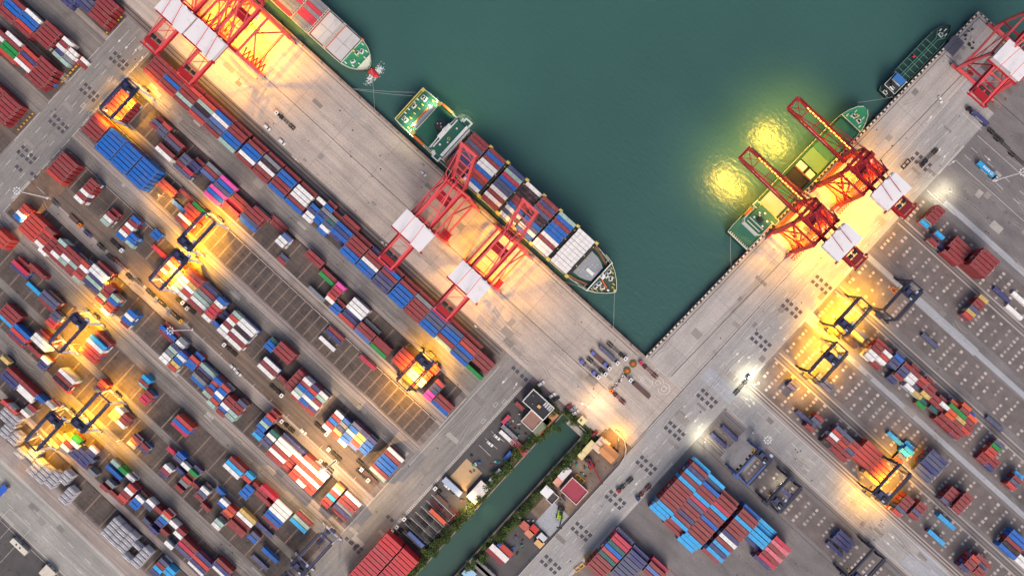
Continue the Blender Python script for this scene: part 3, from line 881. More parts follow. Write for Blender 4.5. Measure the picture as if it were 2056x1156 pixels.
    # dark anti-skid squares, two by two, on both cross roads
    def pair(px, py):
        p = P(px, py)
        for s in (-1.55, 1.55):
            dk.box((p.x + s, p.y, .085), (2.1, 2.1, .01), 0); dk.box((p.x + s, p.y, .095), (.8, .8, .01), 1)
    for cx, cy in ((237, 124), (178, 187), (116, 250), (52, 312)):
        for dx, dy in ((-2, -13), (-11, -3), (14, 3), (6, 11)): pair(cx + dx, cy + dy)
    for cx, cy in ((1298, 934), (1236, 1003), (1168, 1067), (1106, 1133), (1355, 865), (1420, 800), (1528, 686), (1590, 620), (1650, 572), (1850, 325), (1775, 405)):
        for dx, dy in ((-5, -13), (-14, -3), (13, 3), (4, 12)): pair(cx + dx, cy + dy)
    for px, py in ((1035, 742), (1052, 758), (783, 1040), (700, 1084), (710, 1093), (716, 1104), (722, 1098), (38, 338), (68, 352)): pair(px, py)
    dk.build('anti_skid_squares', [mat('anti_skid_dark', (72, 68, 78), .85, amp=.25, dirt=((110, 104, 106), .6, .5, .4)), mat('anti_skid_worn', (92, 88, 98), .85, amp=.3)], kind='structure')
# ---------------------------------------------------------------- ship-to-shore cranes (local x along the quay, y out over the water, origin on the waterside rail)
RED = mat('crane_red_paint', (164, 22, 34), .45, amp=.16, sc=.2, dirt=((120, 40, 40), .4, .58, .5))
RED2 = mat('crane_dark_red_paint', (120, 16, 26), .5, amp=.2, sc=.3)
PINK = mat('crane_faded_red_paint', (216, 84, 88), .5, amp=.16)
ROOF = mat('machinery_house_white', (226, 224, 226), .5, amp=.06, sc=.1, dirt=((180, 176, 176), .2, .56, .5))
HWALL = mat('machinery_house_wall', (206, 204, 210), .5, amp=.08)
STEEL = mat('galvanised_steel', (150, 150, 152), .5, metal=.3, amp=.2)
BLACK = mat('black_machinery', (34, 34, 40), .6, amp=.3)
GLASS = mat('cab_glass', (40, 52, 62), .12, amp=.1)
YEL = mat('yellow_handrail', (214, 170, 40), .6, amp=.2)
LAMP = glow('sodium_lamp', (1.0, .72, .3), 60); LAMPW = glow('white_lamp', (1.0, .93, .75), 40)
SIGNW = mat('sign_white', (232, 230, 226), .6, amp=.1)
def sts_crane(loc, rz, label, gauge=27.9, half=11.0, out=55, back=-60, hy=-34.3, hx=0.0, hl=(21, 12), boom_deg=76, bw=4.6, H=43.0, apex=70, lit=0, old=True, ends=4.0, text=None):
    R1, R2_ = (PINK, RED) if old else (RED, RED2)
    t = empty('quay_crane', loc, rz, label=label, category='quay crane', group='red ship-to-shore cranes')
    def one(name, mats, fn, **kw):
        mb = MB(); fn(mb); return mb.build(name, mats, t, **kw)
    for y in (0, -gauge):
        def sill(mb):
            mb.beam((-half - 1, y, 3.4), (half + 1, y, 3.4), 1.5, 1.9)
            for s in (-1, 1): mb.beam((s * half, y, 2.9), (s * (half + ends), y, 1.9), 1.2, 1.2)
        one('sill_beam', R1, sill)
        for s in (-1, 1):
            def bog(mb):
                for i in range(4):
                    x = s * (half + ends - 1 - i * 2.3); mb.box((x, y, 1.1), (2.0, .9, .8)); mb.cyl((x - .5, y, .55), .42, .5, 10, 1, 'y'); mb.cyl((x + .5, y, .55), .42, .5, 10, 1, 'y')
                mb.box((s * (half + ends + .6), y, 1.0), (.8, .5, .5), 1)
            one('bogie', [R2_, BLACK], bog)
            def leg(mb):
                w = 1.0 if old else 1.35; mb.beam((s * half, y, 3.6), (s * half, y, 15), 2.0 * w, 1.7 * w); mb.beam((s * half, y, 15), (s * (half - 2.2), y, H), 1.8 * w, 1.5 * w)
            one('leg', R1, leg)
    for s in (-1, 1):
        def portal(mb):
            mb.beam((s * half, -gauge, 14.2), (s * half, 0, 14.2), 1.1, 1.6)
        one('portal_beam', R1, portal)
        one('upper_beam', R1, lambda m: m.beam((s * (half - 2), -gauge, H - 1), (s * (half - 2), 0, H - 1), 1.0, 1.4))
        def br(mb):
            mb.beam((s * half, -gauge, 15), (s * (half - 1.8), -gauge * .45, H - 2), .7, .7); mb.beam((s * half, 0, 15), (s * (half - 1.8), -gauge * .45, H - 2), .7, .7)
            mb.beam((s * half, -gauge * .5, 14.5), (s * half, -gauge, 4.5), .5, .5)
        one('brace', R1, br)
        if not old:
            def br2(mb):
                mb.beam((s * half, -gauge, 16), (s * (half - 2), 0, H - 1), .9, .9); mb.beam((s * half, 0, 16), (s * half, -gauge, 28), .8, .8); mb.beam((s * (half - .6), -gauge, 28), (s * (half - .6), 0, 28), .9, 1.0)
            one('brace', R1, br2)
    for y in (0, -gauge): one('cross_beam', R2_, lambda m: m.beam((-half + 2, y, H - .6), (half - 2, y, H - .6), 1.6, 2.0))
    for y in (0, -gauge): one('lower_tie', R2_, lambda m: m.beam((-half, y, 14.4), (half, y, 14.4), .9, 1.2))
    for s in (-1, 1): one('brace', R2_, lambda m: m.beam((s * half, -gauge, 15), (0, -gauge, H - 2), .6, .6))
    def girder(mb):
        for s in (-1, 1):
            mb.beam((s * bw, back, H + 1.6), (s * bw, 2, H + 1.6), 1.1, 2.0); mb.bb(s * (bw + .55), s * (bw + 1.7), back + 2, 1, H + 1.0, H + 1.1, 1)
            for k in (0.0, .9): mb.beam((s * (bw + 1.7), back + 2, H + 1.5 + k * .5), (s * (bw + 1.7), 1, H + 1.5 + k * .5), .07, .07, 1)
        y = back + .5
        while y < 2: mb.beam((-bw, y, H + 2.1), (bw, y, H + 2.1), .6, .7); y += 8.4
        for y0 in (back + 2, back + 10): mb.beam((-bw, y0, H + 1.8), (bw, y0 + 8, H + 1.8), .35, .35)
    one('girder', [R1, R2_], girder)
    a = math.radians(boom_deg); hy0, hz0 = 2.6, H + 1.6
    def B(x, d, u=0.0): return (x, hy0 + d * math.cos(a) - u * math.sin(a), hz0 + d * math.sin(a) + u * math.cos(a))
    def boom(mb):
        for s in (-1, 1):
            mb.beam(B(s * bw, 0), B(s * bw, out), 1.1, 1.5); mb.beam(B(s * (bw + 1.3), 1), B(s * (bw + 1.3), out - 1), .9, .08, 1)
            mb.beam(B(s * (bw + 1.75), 1, .9), B(s * (bw + 1.75), out - 1, .9), .07, .07, 1)
        d = 0.8
        while d < out + .5: mb.beam(B(-bw, d, .5), B(bw, d, .5), .55, .6); d += (out - 1.4) / 5
        mb.beam(B(-bw - 1, out), B(bw + 1, out), 1.0, 1.0)
        for d0, d1 in ((0, 9), (9, 0), (out - 10, out), (out, out - 10)): mb.beam(B(-bw, d0), B(bw, d1), .35, .35)
    bm = one('boom', [R1, R2_], boom)
    if text:
        mk = MB(); random.seed(2); d = out * .28                       # the boom's lettering is too small to read in the photo: short white strokes
        while d < out * .8:
            if random.random() < .8: mk.beam(B(-bw - .56, d, .15), B(-bw - .56, d + random.uniform(.35, .8), .15), .06, random.uniform(.7, 1.1))
            d += 1.05
        mk.build('lettering', SIGNW, bm)
    az, ay = apex, -1.5
    def apx(mb):
        for s in (-1, 1):
            mb.beam((s * (half - 2.2), 0, H), (s * 2.4, ay, az), 1.1, 1.1); mb.beam((s * 2.4, ay, az), (s * (bw + .5), -gauge, H + 2), .8, .8)
            mb.beam((s * 4.6, ay * .5, H + (az - H) * .55), (s * (bw + .3), -gauge * .55, H + 2), .5, .5)
        mb.beam((-3.2, ay, az), (3.2, ay, az), 1.6, 1.4); mb.beam((-5.6, ay * .5, H + (az - H) * .5), (5.6, ay * .5, H + (az - H) * .5), .8, .8)
        for x in (-1.6, 0, 1.6): mb.cyl((x, ay, az + .7), .8, .5, 10, 1, 'x')
        mb.bb(-4, 4, ay - 1.6, ay + 1.6, az - 1.0, az - .9, 1)
        for q in (-1.6, 1.6): mb.beam((-4, ay + q, az + .2), (4, ay + q, az + .2), .08, .08, 1)
    one('apex_frame', [R1, R2_], apx)
    for s in (-1, 1):
        def st(mb):
            mb.beam((s * 2.4, ay, az), (s * bw, back + 3, H + 2.6), .32, .32)
            if boom_deg < 20:
                for f in (.48, .93): mb.beam((s * 2.6, ay, az), B(s * bw, out * f, .8), .34, .34)
            else:
                m = Vector(B(s * bw, out * .93, .8)); mid = (Vector((s * 2.6, ay, az)) + m) / 2 + Vector((0, -6, -2))
                mb.beam((s * 2.6, ay, az), mid, .34, .34); mb.beam(mid, m, .34, .34)
                m2 = Vector(B(s * bw, out * .5, .8)); mb.beam((s * 2.6, ay, az), m2, .3, .3)
        one('stay', R1, st)
    hl0, hl1 = hl[0] / 2, hl[1] / 2; z0 = H + 2.7
    def house(mb):
        mb.bb(hx - hl0, hx + hl0, hy - hl1, hy + hl1, z0, z0 + 4.6, 0)
        mb.bb(hx - hl0 - .25, hx + hl0 * .35, hy - hl1 - .25, hy + hl1 + .25, z0 + 4.6, z0 + 4.95, 1); mb.bb(hx + hl0 * .35 + .05, hx + hl0 + .25, hy - hl1 - 1.0, hy + hl1 - .5, z0 + 4.6, z0 + 4.9, 1)
        mb.bb(hx - hl0 - 1.2, hx + hl0 + 1.2, hy - hl1 - 1.3, hy - hl1, z0 - .1, z0, 2)
        for i in range(6): mb.beam((hx - hl0 + i * hl[0] / 5, hy - hl1 - 1.3, z0), (hx - hl0 + i * hl[0] / 5, hy - hl1 - 1.3, z0 + 1.1), .06, .06, 2)
        for i in range(4): mb.box((hx - hl0 * .7 + i * hl0 * .45, hy + hl1 + .3, z0 + 4.75), (1.1, .5, .5), 1)
    h = one('machinery_house', [HWALL, ROOF, R2_], house)
    def trol(mb):
        yt = -gauge * .35
        mb.bb(-bw - .4, bw + .4, yt - 3, yt + 3, H + .2, H + .9); mb.box((0, yt, H - .6), (4, 3, 1.4), 1)
        for x in (-2.2, 2.2):
            for q in (-1, 1): mb.beam((x, yt + q, H), (x, yt + q, 20), .07, .07, 1)
    one('trolley', [R2_, BLACK], trol)
    def spr(mb):
        yt = -gauge * .35; mb.bb(-6.1, 6.1, yt - .4, yt + .4, 18.8, 19.3)
        for s in (-1, 1): mb.bb(s * 5.8, s * 6.1, yt - 1.2, yt + 1.2, 18.6, 19.3); mb.bb(s * 2.6, s * 3.0, yt - 1.1, yt + 1.1, 19.3, 20.1, 1)
    one('spreader', [YEL, BLACK], spr)
    def cab(mb): mb.bb(bw - .8, bw + 1.4, -gauge * .35 + 3.2, -gauge * .35 + 6.2, H - 2.8, H + .1); mb.bb(bw - .7, bw + 1.3, -gauge * .35 + 6.2, -gauge * .35 + 6.3, H - 2.6, H - .6, 1)
    one('operator_cab', [ROOF, GLASS], cab)
    def win(mb):
        mb.box((hx * .2, back + 3.5, H + 3.2), (bw * 2 - 1, 3.4, 2.2)); mb.cyl((-2, back + 7, H + 3.4), 1.1, 3, 12, 1, 'x'); mb.cyl((2.2, back + 7, H + 3.4), 1.0, 2.4, 12, 1, 'x')
        mb.box((bw + 2, back + 1.2, H + 2.5), (1.4, 1.4, 1.8)); mb.bb(-bw - 1.8, bw + 1.8, back - .6, back + .2, H + 2.5, H + 2.6)
        for x in (-bw - 1.5, 0, bw + 1.5): mb.beam((x, back - .4, H + 2.5), (x, back - .4, H + 3.7), .08, .08)
    one('winch_platform', [R2_, BLACK], win)
    def stair(mb):
        x = half + 1.6; z = 3.5; y = -gauge + 1; n = 0
        while z < H - 3:
            y2 = y + (4.5 if n % 2 == 0 else -4.5); mb.beam((x - z * .04, y, z), (x - z * .04 - .12, y2, z + 3.4), .7, .12); mb.box((x - z * .04 - .1, y2, z + 3.4), (1.0, 1.2, .1)); y = y2; z += 3.4; n += 1
    one('stairway', R2_, stair)
    if not old:
        def zig(mb):
            x = -half - 5; n = 0
            mb.bb(-half - 5, half + 5, -gauge - 2.4, -gauge - 1.4, 6.0, 6.2)
            while x < half + 4: mb.beam((x, -gauge - 2.6, 6.3), (x + .9, -gauge - 4.6, 6.3), .28, .5); mb.beam((x + .9, -gauge - 4.6, 6.3), (x + 1.8, -gauge - 2.6, 6.3), .28, .5); x += 1.8
        one('cable_chain', R2_, zig)
    def reel(mb): mb.cyl((-half * .45, -gauge + 1.2, 7), 2.3, .5, 18, 0, 'y'); mb.cyl((-half * .45, -gauge + 1.2, 7), 1.2, .7, 12, 1, 'y')
    one('cable_reel', [R2_, BLACK], reel); one('switch_cabin', R2_, lambda m: (m.box((half * .4, -gauge + .4, 5.4), (4, 2, 2.4)), m.box((half * .4, -gauge + .4, 6.7), (4.3, 2.3, .2))))
    if lit:
        for y in (-3, -gauge * .5, -gauge + 3):
            for s in (-1, 1): one('floodlight_panel', [STEEL, LAMP], lambda m: (m.box((s * (bw + 1.2), y, H - .1), (1.0, 1.0, .25)), m.box((s * (bw + 1.2), y, H - .25), (.8, .8, .1), 1)))
        for y, s in ((-8.5, -1), (-gauge * .58, 1), (-gauge + 2, -1)):
            spot(t, (s * (bw + 1.2), y, H - .6), lit, 118, blend=1)
    return t
def place_sts():
    a1, a2, b, c = P(353, 26, 50), P(412, 79, 50), P(833, 465, 50), P(948, 565, 50)
    y0 = 21.4
    sts_crane((a1.x, y0, 0), 0, 'red quay crane with raised boom, first of the pair at the quay left end', lit=62e3)
    sts_crane((a2.x + 4, y0, 0), 0, 'red quay crane with raised boom, beside the bow of the grey-hatched ship', hx=-4, lit=92e3, half=13)
    sts_crane((b.x - 1, y0, 0), 0, 'red quay crane with raised boom, above the blue and maroon ship containers near the wheelhouse')
    sts_crane((c.x - 1, y0, 0), 0, 'red quay crane with raised boom over a yellow-lit apron, near the white ship containers', lit=62e3)
    sk = math.radians(90 - 1.6)
    for px, py, lab in ((1789, 381, 'bright red quay crane with lowered boom over the green ship, nearer the pier head'), (1692, 484, 'bright red quay crane with lowered boom over the green ship near its wheelhouse')):
        p = P(px, py, 49)
        t = sts_crane((q_edge(p.y) + 2.8, p.y, 0), sk, lab, gauge=16.5, half=11.5, out=45, back=-42, hy=-25.2, hl=(18, 12), boom_deg=0, bw=3.6, H=42, apex=64, lit=50e3, old=False, ends=5, text=True)
        spot(t, (0, 4, 62), 16e3, 46, aim=(3.4, 26, 42)); spot(t, (3.0, 41, 40.6), 90e3, 105, (1, .60, .06), .9, blend=1); spot(t, (3.0, 30, 40.6), 60e3, 95, (1, .60, .06), .9, blend=1); spot(t, (3.2, 14, 41), 12e3, 70, blend=1)
        spot(t, (-6, -30, 40), 70e3, 105, blend=1); spot(t, (8, -22, 40), 60e3, 105, blend=1)
        for i in range(17): mb = MB(); mb.box((3.25 - .25 * (i % 2), 7 + i * 2.0, 44.75), (.55, 1.3, .22)); mb.build('boom_lamp', glow('boom_lamp_amber', (1.0, .5, .06), 3.0), t)
    p = P(2036, 121, 50)
    sts_crane((p.x, 314.7 - 2.8, 0), 0, 'red quay crane with white machinery house at the pier head, unlit', gauge=33, hy=p.y - 311.9, half=12.5, hl=(19, 13))
# ---------------------------------------------------------------- rubber-tyred yard gantries (local x along the rows, y across)
NAVY = mat('gantry_navy_paint', (48, 52, 92), .5, amp=.2); PALE = mat('gantry_pale_blue_paint', (176, 184, 206), .5, amp=.12); DNAVY = mat('gantry_dark_navy_paint', (28, 32, 62), .5, amp=.25)
GBLUE = mat('gantry_blue_paint', (58, 86, 150), .5, amp=.2)
def gantry(u, v0, v1, label, gcol, lcol, trolley=.2, lit=0, h=19.5, bx=4.1, wb=6.6, lit_ends=(0, 1), warm=SODIUM):
    t = empty('yard_gantry', (u, (v0 + v1) / 2, 0), 0, label=label, category='gantry crane', group='container yard gantry cranes')
    S = (v1 - v0) / 2 - .8
    def one(name, mats, fn): mb = MB(); fn(mb); return mb.build(name, mats, t)
    for x in (-bx, bx):
        def gird(mb):
            mb.beam((x, -S - 1, h), (x, S + 1, h), 1.0, 1.5); o = x + (1.1 if x > 0 else -1.1)
            mb.bb(o - .4, o + .4, -S, S, h + .3, h + .36, 1); mb.beam((o * 1.06, -S, h + 1.3), (o * 1.06, S, h + 1.3), .07, .07, 1)
        one('girder', [gcol, BLACK], gird)
    for y in (-S, S):
        for x in (-1, 1):
            def leg(mb): mb.beam((x * bx, y, h - .7), (x * (wb - 1), y, 2.6), 1.1, .9, t=1.15)
            one('leg', lcol, leg)
        def sill(mb):
            mb.beam((-wb - .6, y, 2.2), (wb + .6, y, 2.2), .9, 1.0)
            mb.box((0, y + (1.2 if y > 0 else -1.2), 3.4), (4.2, 1.7, 2.1), 1)
        one('sill_beam', [lcol, gcol], sill)
        for x in (-1, 1):
            def wh(mb):
                mb.box((x * wb, y, 1.5), (2.6, .8, .6), 1)
                for q in (-.85, .85): mb.cyl((x * wb + q, y, .72), .72, .6, 14, 0, 'y'); mb.cyl((x * wb + q, y, .72), .34, .66, 10, 1, 'y')
            one('wheel_bogie', [BLACK, lcol], wh)
    for y in (-S - .6, S + .6): one('end_tie', gcol, lambda m: m.beam((-bx, y, h), (bx, y, h), .7, 1.0))
    yt = -S + 2 * S * trolley
    def trol(mb):
        mb.bb(-bx - 1, bx + 1, yt - 2.6, yt + 2.6, h + .9, h + 1.3); mb.box((-1.6, yt + .4, h + 2.1), (2.6, 2.4, 1.6), 1); mb.cyl((1.8, yt, h + 2), .9, 2.6, 12, 2, 'x'); mb.box((2.2, yt - 1.9, h + 1.8), (1.6, .9, 1.0), 3); mb.box((-3.4, yt - 1.7, h + 1.7), (1.2, 1.2, .8), 2)
        for x in (-2.2, 2.2):
            for q in (-.9, .9): mb.beam((x, yt + q, h + .8), (x, yt + q, 15.2), .06, .06, 2)
        mb.bb(-6, 6, yt - .35, yt + .35, 14.7, 15.1, 4)
        for s in (-1, 1): mb.bb(s * 5.7, s * 6, yt - 1.2, yt + 1.2, 14.5, 15.1, 4)
    tr = one('trolley', [DNAVY, NAVY, BLACK, PALE, YEL], trol)
    mb = MB(); mb.bb(bx - 2, bx, yt + 2.7, yt + 4.7, h - 2.0, h + .4); mb.bb(bx - 1.9, bx - .1, yt + 4.7, yt + 4.78, h - 1.8, h - .4, 1); mb.build('operator_cab', [PALE, GLASS], tr)
    if lit:
        for x in (-bx, bx):
            for y in (-S * .8, 0, S * .8): one('floodlight_panel', [STEEL, LAMP], lambda m: (m.box((x * .75, y, h - .8), (.7, .7, .2)), m.box((x * .75, y, h - .93), (.5, .5, .08), 1)))
        for y in (-S - 1.6, 0, S + 1.6): spot(t, (.6, y, h - 1.4), lit * (1.05 if y else 1.0), 128, radius=.4, blend=.9, col=warm)
    return t
def place_gantries():
    G = [(-266, -86.8, -61.7, 'pale blue gantry crane over orange-lit containers beside the left road', NAVY, PALE, .86, 34e3),
         (-177.6, -113.3, -89.3, 'gantry crane between green-lidded containers and an empty yellow-lit bay, upper of two close together', NAVY, PALE, .1, 42e3),
         (-174.8, -141.6, -116, 'gantry crane standing over yellow-lit white containers, lower of two close together', NAVY, PALE, .92, 42e3),
         (-193.8, -209.3, -184.6, 'pale-legged gantry crane beside the pale blue container under yellow light', NAVY, PALE, .9, 38e3),
         (-151.5, -234.8, -210.3, 'pale-legged gantry crane reaching over yellow-lit boxes, to the right of its close neighbour', NAVY, PALE, .1, 42e3),
         (-164.5, -261.5, -236.8, 'gantry crane beside the white tank containers under yellow light', NAVY, PALE, .9, 32e3),
         (-26, -86, -62.4, 'navy gantry crane over orange-lit containers near the end of the second row', DNAVY, DNAVY, .84, 36e3),
         (1.4, -207.5, -181.2, 'long unlit gantry crane with a white box at its foot beside the bottom road', NAVY, PALE, .08, 0),
         (2.2, -235, -210.5, 'unlit pale gantry crane at the bottom photo edge beside the red stack', NAVY, PALE, .85, 0),
         (156.2, 136.6, 161, 'dark navy gantry crane over a bare slab, uppermost in the right yard', DNAVY, DNAVY, .72, 0),
         (141, 110, 133.8, 'dark navy gantry crane in bright yellow light, over tan containers', DNAVY, DNAVY, .2, 66e3),
         (148.4, 80.6, 105, 'dark navy gantry crane at the edge of the yellow light, beside slate containers', DNAVY, DNAVY, .62, 40e3),
         (157.3, 8, 29, 'blue gantry crane over bare pads beside the workshop slab', GBLUE, GBLUE, .9, 0),
         (181.2, 8, 29, 'navy gantry crane over two navy containers and a yellow machine', DNAVY, DNAVY, .2, 0),
         (222.6, 53.4, 77.2, 'navy gantry crane over the bright orange containers', DNAVY, NAVY, .08, 28e3),
         (244.2, 7.6, 31, 'navy gantry crane over navy containers at the bottom photo edge', DNAVY, DNAVY, .15, 0)]
    for g in G: gantry(*g[:4], g[4], g[5], g[6], g[7])
# ---------------------------------------------------------------- ships (local x forward from the stern, y to port, z from the quay level)
WAT = -4.0
GDECK = mat('green_deck_paint', (34, 96, 76), .55, amp=.2, sc=.15, dirt=((70, 84, 70), .25, .56, .5)); LDECK = mat('light_green_deck_paint', (44, 140, 96), .55, amp=.2, sc=.2)
HULLG = mat('green_hull_paint', (24, 62, 52), .5, amp=.2); HULLK = mat('dark_hull_paint', (26, 30, 34), .5, amp=.2); CREAM = mat('cream_rail_paint', (206, 210, 192), .6, amp=.1)
WHITE = mat('ship_white_paint', (224, 226, 222), .5, amp=.1); HATCH = mat('hatch_cover_grey', (146, 150, 156), .6, amp=.16, sc=.15, dirt=((118, 112, 108), .2, .55, .5)); HATCHL = mat('pale_hatch_cover', (196, 194, 192), .6, amp=.14, sc=.12, dirt=((150, 144, 140), .15, .55, .5))
ORANGE = mat('lifeboat_orange', (220, 104, 40), .5, amp=.15); LASH = mat('lashing_bridge_dark', (44, 44, 44), .7, amp=.4); LYEL = mat('lashing_yellow', (206, 190, 96), .6, amp=.3); BROWN = mat('rust_brown', (128, 82, 58), .7, amp=.35)
HOLD = mat('open_hold_dark', (46, 40, 38), .9, amp=.3); SHIPRED = mat('antifouling_red', (196, 44, 48), .5, amp=.15); GREYG = mat('faded_green_hatch', (82, 122, 84), .6, amp=.2, sc=.15, dirt=((130, 120, 100), .2, .56, .5))
DWAT = mat('tanker_deck', (20, 50, 46), .6, amp=.25); FOAM = mat('foam_white', (232, 236, 236), .7, amp=.1); ROPE = mat('rope', (170, 172, 168), .8)
def hull(t, prof, zd, bul, mats, zb=-8, rake=1.0):
    mb = MB(); n = len(prof)
    top = [(x, -h) for x, h in prof] + [(x, h) for x, h in reversed(prof)]
    mx = max(p[0] for p in top)
    low = [(x - (rake * 6 if x > mx - 1 else rake * 3 * max(0, (x - mx * .86) / (mx * .14))), y * (.97 if x < mx * .8 else .8)) for x, y in top]
    inn = [(x * .996 + .25, y * .975) for x, y in top]
    N = len(top)
    def ring(a, za, b, zb_, mi):
        for i in range(N):
            j = (i + 1) % N; mb.poly([(*a[i], za), (*a[j], za), (*b[j], zb_), (*b[i], zb_)], mi)
    ring(low, zb, top, zd + bul, 0); ring(top, zd + bul, inn, zd + bul, 2); ring(inn, zd + bul, inn, zd, 0)
    mb.poly([(*p, zd) for p in inn], 1)
    return mb.build('hull', mats, t)
def ship_container_rows(u, v0, pitch, z, code, n, ph, bay):
    for i, ch in enumerate(code):
        if ch == '.': continue
        SHIP_STACKS.append(dict(u=u, v=v0 + pitch * i, t='L', c=ch, n=n, ph=ph, side='water', bay=bay, z=z, ship=True))
def winch(t, x, y, z, rz=0.0, m=None):
    mb = MB(); mb.cyl((0, 0, .8), .55, 1.6, 10, 0, 'y'); mb.cyl((0, 1.3, .8), .75, .25, 10, 1, 'y'); mb.cyl((0, -1.3, .8), .75, .25, 10, 1, 'y'); mb.box((.9, 0, .5), (.8, 1.2, 1.0), 1); mb.box((0, 0, .1), (2.2, 3.0, .2), 1)
    o = mb.build('mooring_winch', [m or BLACK, WHITE], t); o.location = (x, y, z); o.rotation_euler = (0, 0, rz); return o
def bollards(t, pts, z, m):
    for x, y in pts:
        mb = MB(); mb.box((0, 0, .1), (1.7, .7, .2)); mb.cyl((-.5, 0, .2), .28, .8, 8); mb.cyl((.5, 0, .2), .28, .8, 8)
        o = mb.build('bollard', m, t); o.location = (x, y, z)
def ship_main():
    t = empty('container_ship', (-139, 40.6, 0), 0, label='laden container ship with green decks and white wheelhouse under two quay cranes', category='ship')
    prof = [(0, 12.6), (6, 13.4), (118, 13.4), (138, 13.2), (145, 12.6), (151, 11.9), (156, 11.0), (160.4, 8.7), (164.9, 5.2), (168.3, 1.8), (169.3, .4)]
    hull(t, prof, 6.0, 1.0, [HULLK, GDECK, CREAM])
    def one(name, mats, fn): mb = MB(); fn(mb); return mb.build(name, mats, t)
    # forecastle
    fc = [(156, 10.7), (160.4, 8.4), (164.9, 5.0), (168.0, 1.7), (168.8, .3)]
    one('forecastle', [HULLG, mat('forecastle_deck', (52, 74, 60), .6, amp=.35), WHITE], lambda m: (m.prism([(x, -h) for x, h in fc] + [(x, h) for x, h in reversed(fc)], 6.1, 9.2, 0, 1), m.bb(155.4, 156, -11.4, 11.4, 6.1, 10.8, 2), m.bb(154.2, 155.3, -9.5, 9.5, 6.1, 6.9)))
    for s in (-1, 1):
        one('bulwark', CREAM, lambda m: [m.beam((a[0], s * a[1], 9.8), (b[0], s * b[1], 9.8), .3, 1.2) for a, b in zip(fc, fc[1:])])
        one('wave_breaker_wing', [CREAM], lambda m: (m.beam((156, s * 11.2, 9.6), (150, s * 12.4, 8.0), .3, 1.8), m.beam((156, s * 10.2, 9.2), (147, s * 11.8, 8.0), .25, .3), m.beam((153, s * 9, 8), (153, s * 11.6, 8), .25, .3)))
    for x, y, r in ((158.4, 3.2, .3), (158.4, -3.2, -.3), (161.4, 3.6, .8), (161.4, -3.6, -.8), (158, 6, 0), (158, -6, 0)): winch(t, x, y, 9.2, r)
    bollards(t, [(162, 5.2), (162, -5.2), (165, 2.4), (165, -2.4), (157.6, 8.6), (157.6, -8.6), (160, 7), (160, -7), (166, .6)], 9.2, LYEL)
    one('foremast', [WHITE, ORANGE], lambda m: (m.cyl((157, .6, 9.2), .8, 10, 8, 0, r2=.4), m.box((157.2, 1.4, 9.8), (2.6, 3.0, 1.2), 0), m.beam((158, -.4, 10), (163.6, -2.2, 10.6), .8, .5, 1), m.box((165, -2.6, 10), (1.3, 1.1, 1.2), 0)))
    one('bow_tip', LYEL, lambda m: m.cyl((168, 0, 9.3), .8, .8, 8))
    # grey hatch platform before the first bay
    one('hatch_cover', [HATCH, WHITE], lambda m: (m.prism([(142.2, -8.4), (147.5, -8.0), (151, -6.8), (153.8, -5.2), (153.8, 5.2), (151, 6.8), (147.5, 8.0), (142.2, 8.4)], 6.1, 9.2, 0), m.bb(147, 152.2, -2.6, -.6, 9.22, 9.8, 1), [m.cyl((143.5 + (i % 5) * 2.2, -5.5 + (i * 37 % 11), 9.2), .25, .12, 6, 1) for i in range(14)]))
    for s in (-1, 1):
        one('walkway', BROWN, lambda m: (m.beam((142, s * 11.6, 7.6), (147, s * 10.6, 7.6), 1.2, .4), m.beam((147, s * 10.6, 7.6), (154, s * 8.2, 7.6), 1.4, .4), m.box((143.4, s * 11.4, 7.9), (2.6, 1.6, 1.2))))
    br_u = [-82.5, -68.9, -53.6, -39.8, -26.6, -12.9, 2.0]
    for u in br_u:
        x = u + 139
        def lb(m):
            m.bb(x - .85, x + .85, -13.1, 13.1, 10.8, 11.0); m.bb(x - .7, x - .5, -13.1, 13.1, 6.2, 16.4); m.bb(x + .5, x + .7, -13.1, 13.1, 6.2, 16.4)
            m.bb(x - .85, x + .85, -13.1, 13.1, 16.4, 16.6)
            for s in (-1, 1): m.box((x, s * 13.0, 12), (2.2, 1.7, 11.6), 1); m.box((x, s * 13.0, 18.0), (1.4, 1.0, .5), 1)
            for i in range(11): m.box((x + (.3 if i % 2 else -.3), -12.3 + i * 2.46, 16.8), (.7, .5, .4), 1 if i % 3 == 0 else 0)
        one('lashing_bridge', [LASH, LYEL], lb)
        one('hatch_coaming', HATCH, lambda m: m.bb(x - 13.0, x - 1.2, -12.6, 12.6, 6.1, 8.0))
    codes = ['RRRbnnRnRR', 'WBRrBWWRBR', 'RWRWnnBMgb', 'WnWBRRkkkW', 'BWnBkknRbR', 'WWRWBBBRBg', 'WWWWWWWWWW']
    for i, u in enumerate(br_u):
        ship_container_rows(u - 7.2, 40.6 - 11.6, 2.578, 8.05, codes[i], 4 if i not in (3,) else 3, 'ship with wheelhouse', 'm%d' % i)
    # accommodation aft
    one('superstructure', [WHITE, GDECK], lambda m: (m.bb(15.5, 31, -12.6, 12.6, 6.1, 11.4), m.bb(15.3, 31, -12.7, 12.7, 11.4, 11.6, 1), m.bb(31.2, 40.6, -11.8, 11.8, 6.1, 24), m.bb(31, 40.8, -12, 12, 24, 24.3, 1)))
    one('wheelhouse', [WHITE, GDECK, GLASS], lambda m: (m.bb(33, 40.5, -10.3, 10.3, 24.3, 27.4), m.bb(32.8, 40.7, -10.6, 10.6, 27.4, 27.7, 1), m.bb(40.55, 40.75, -10, 10, 25.4, 26.8, 2), m.bb(39.2, 40.9, -11.4, 11.4, 27.7, 28.5), m.bb(32.6, 33.2, -10.6, 10.6, 27.7, 28.3)))
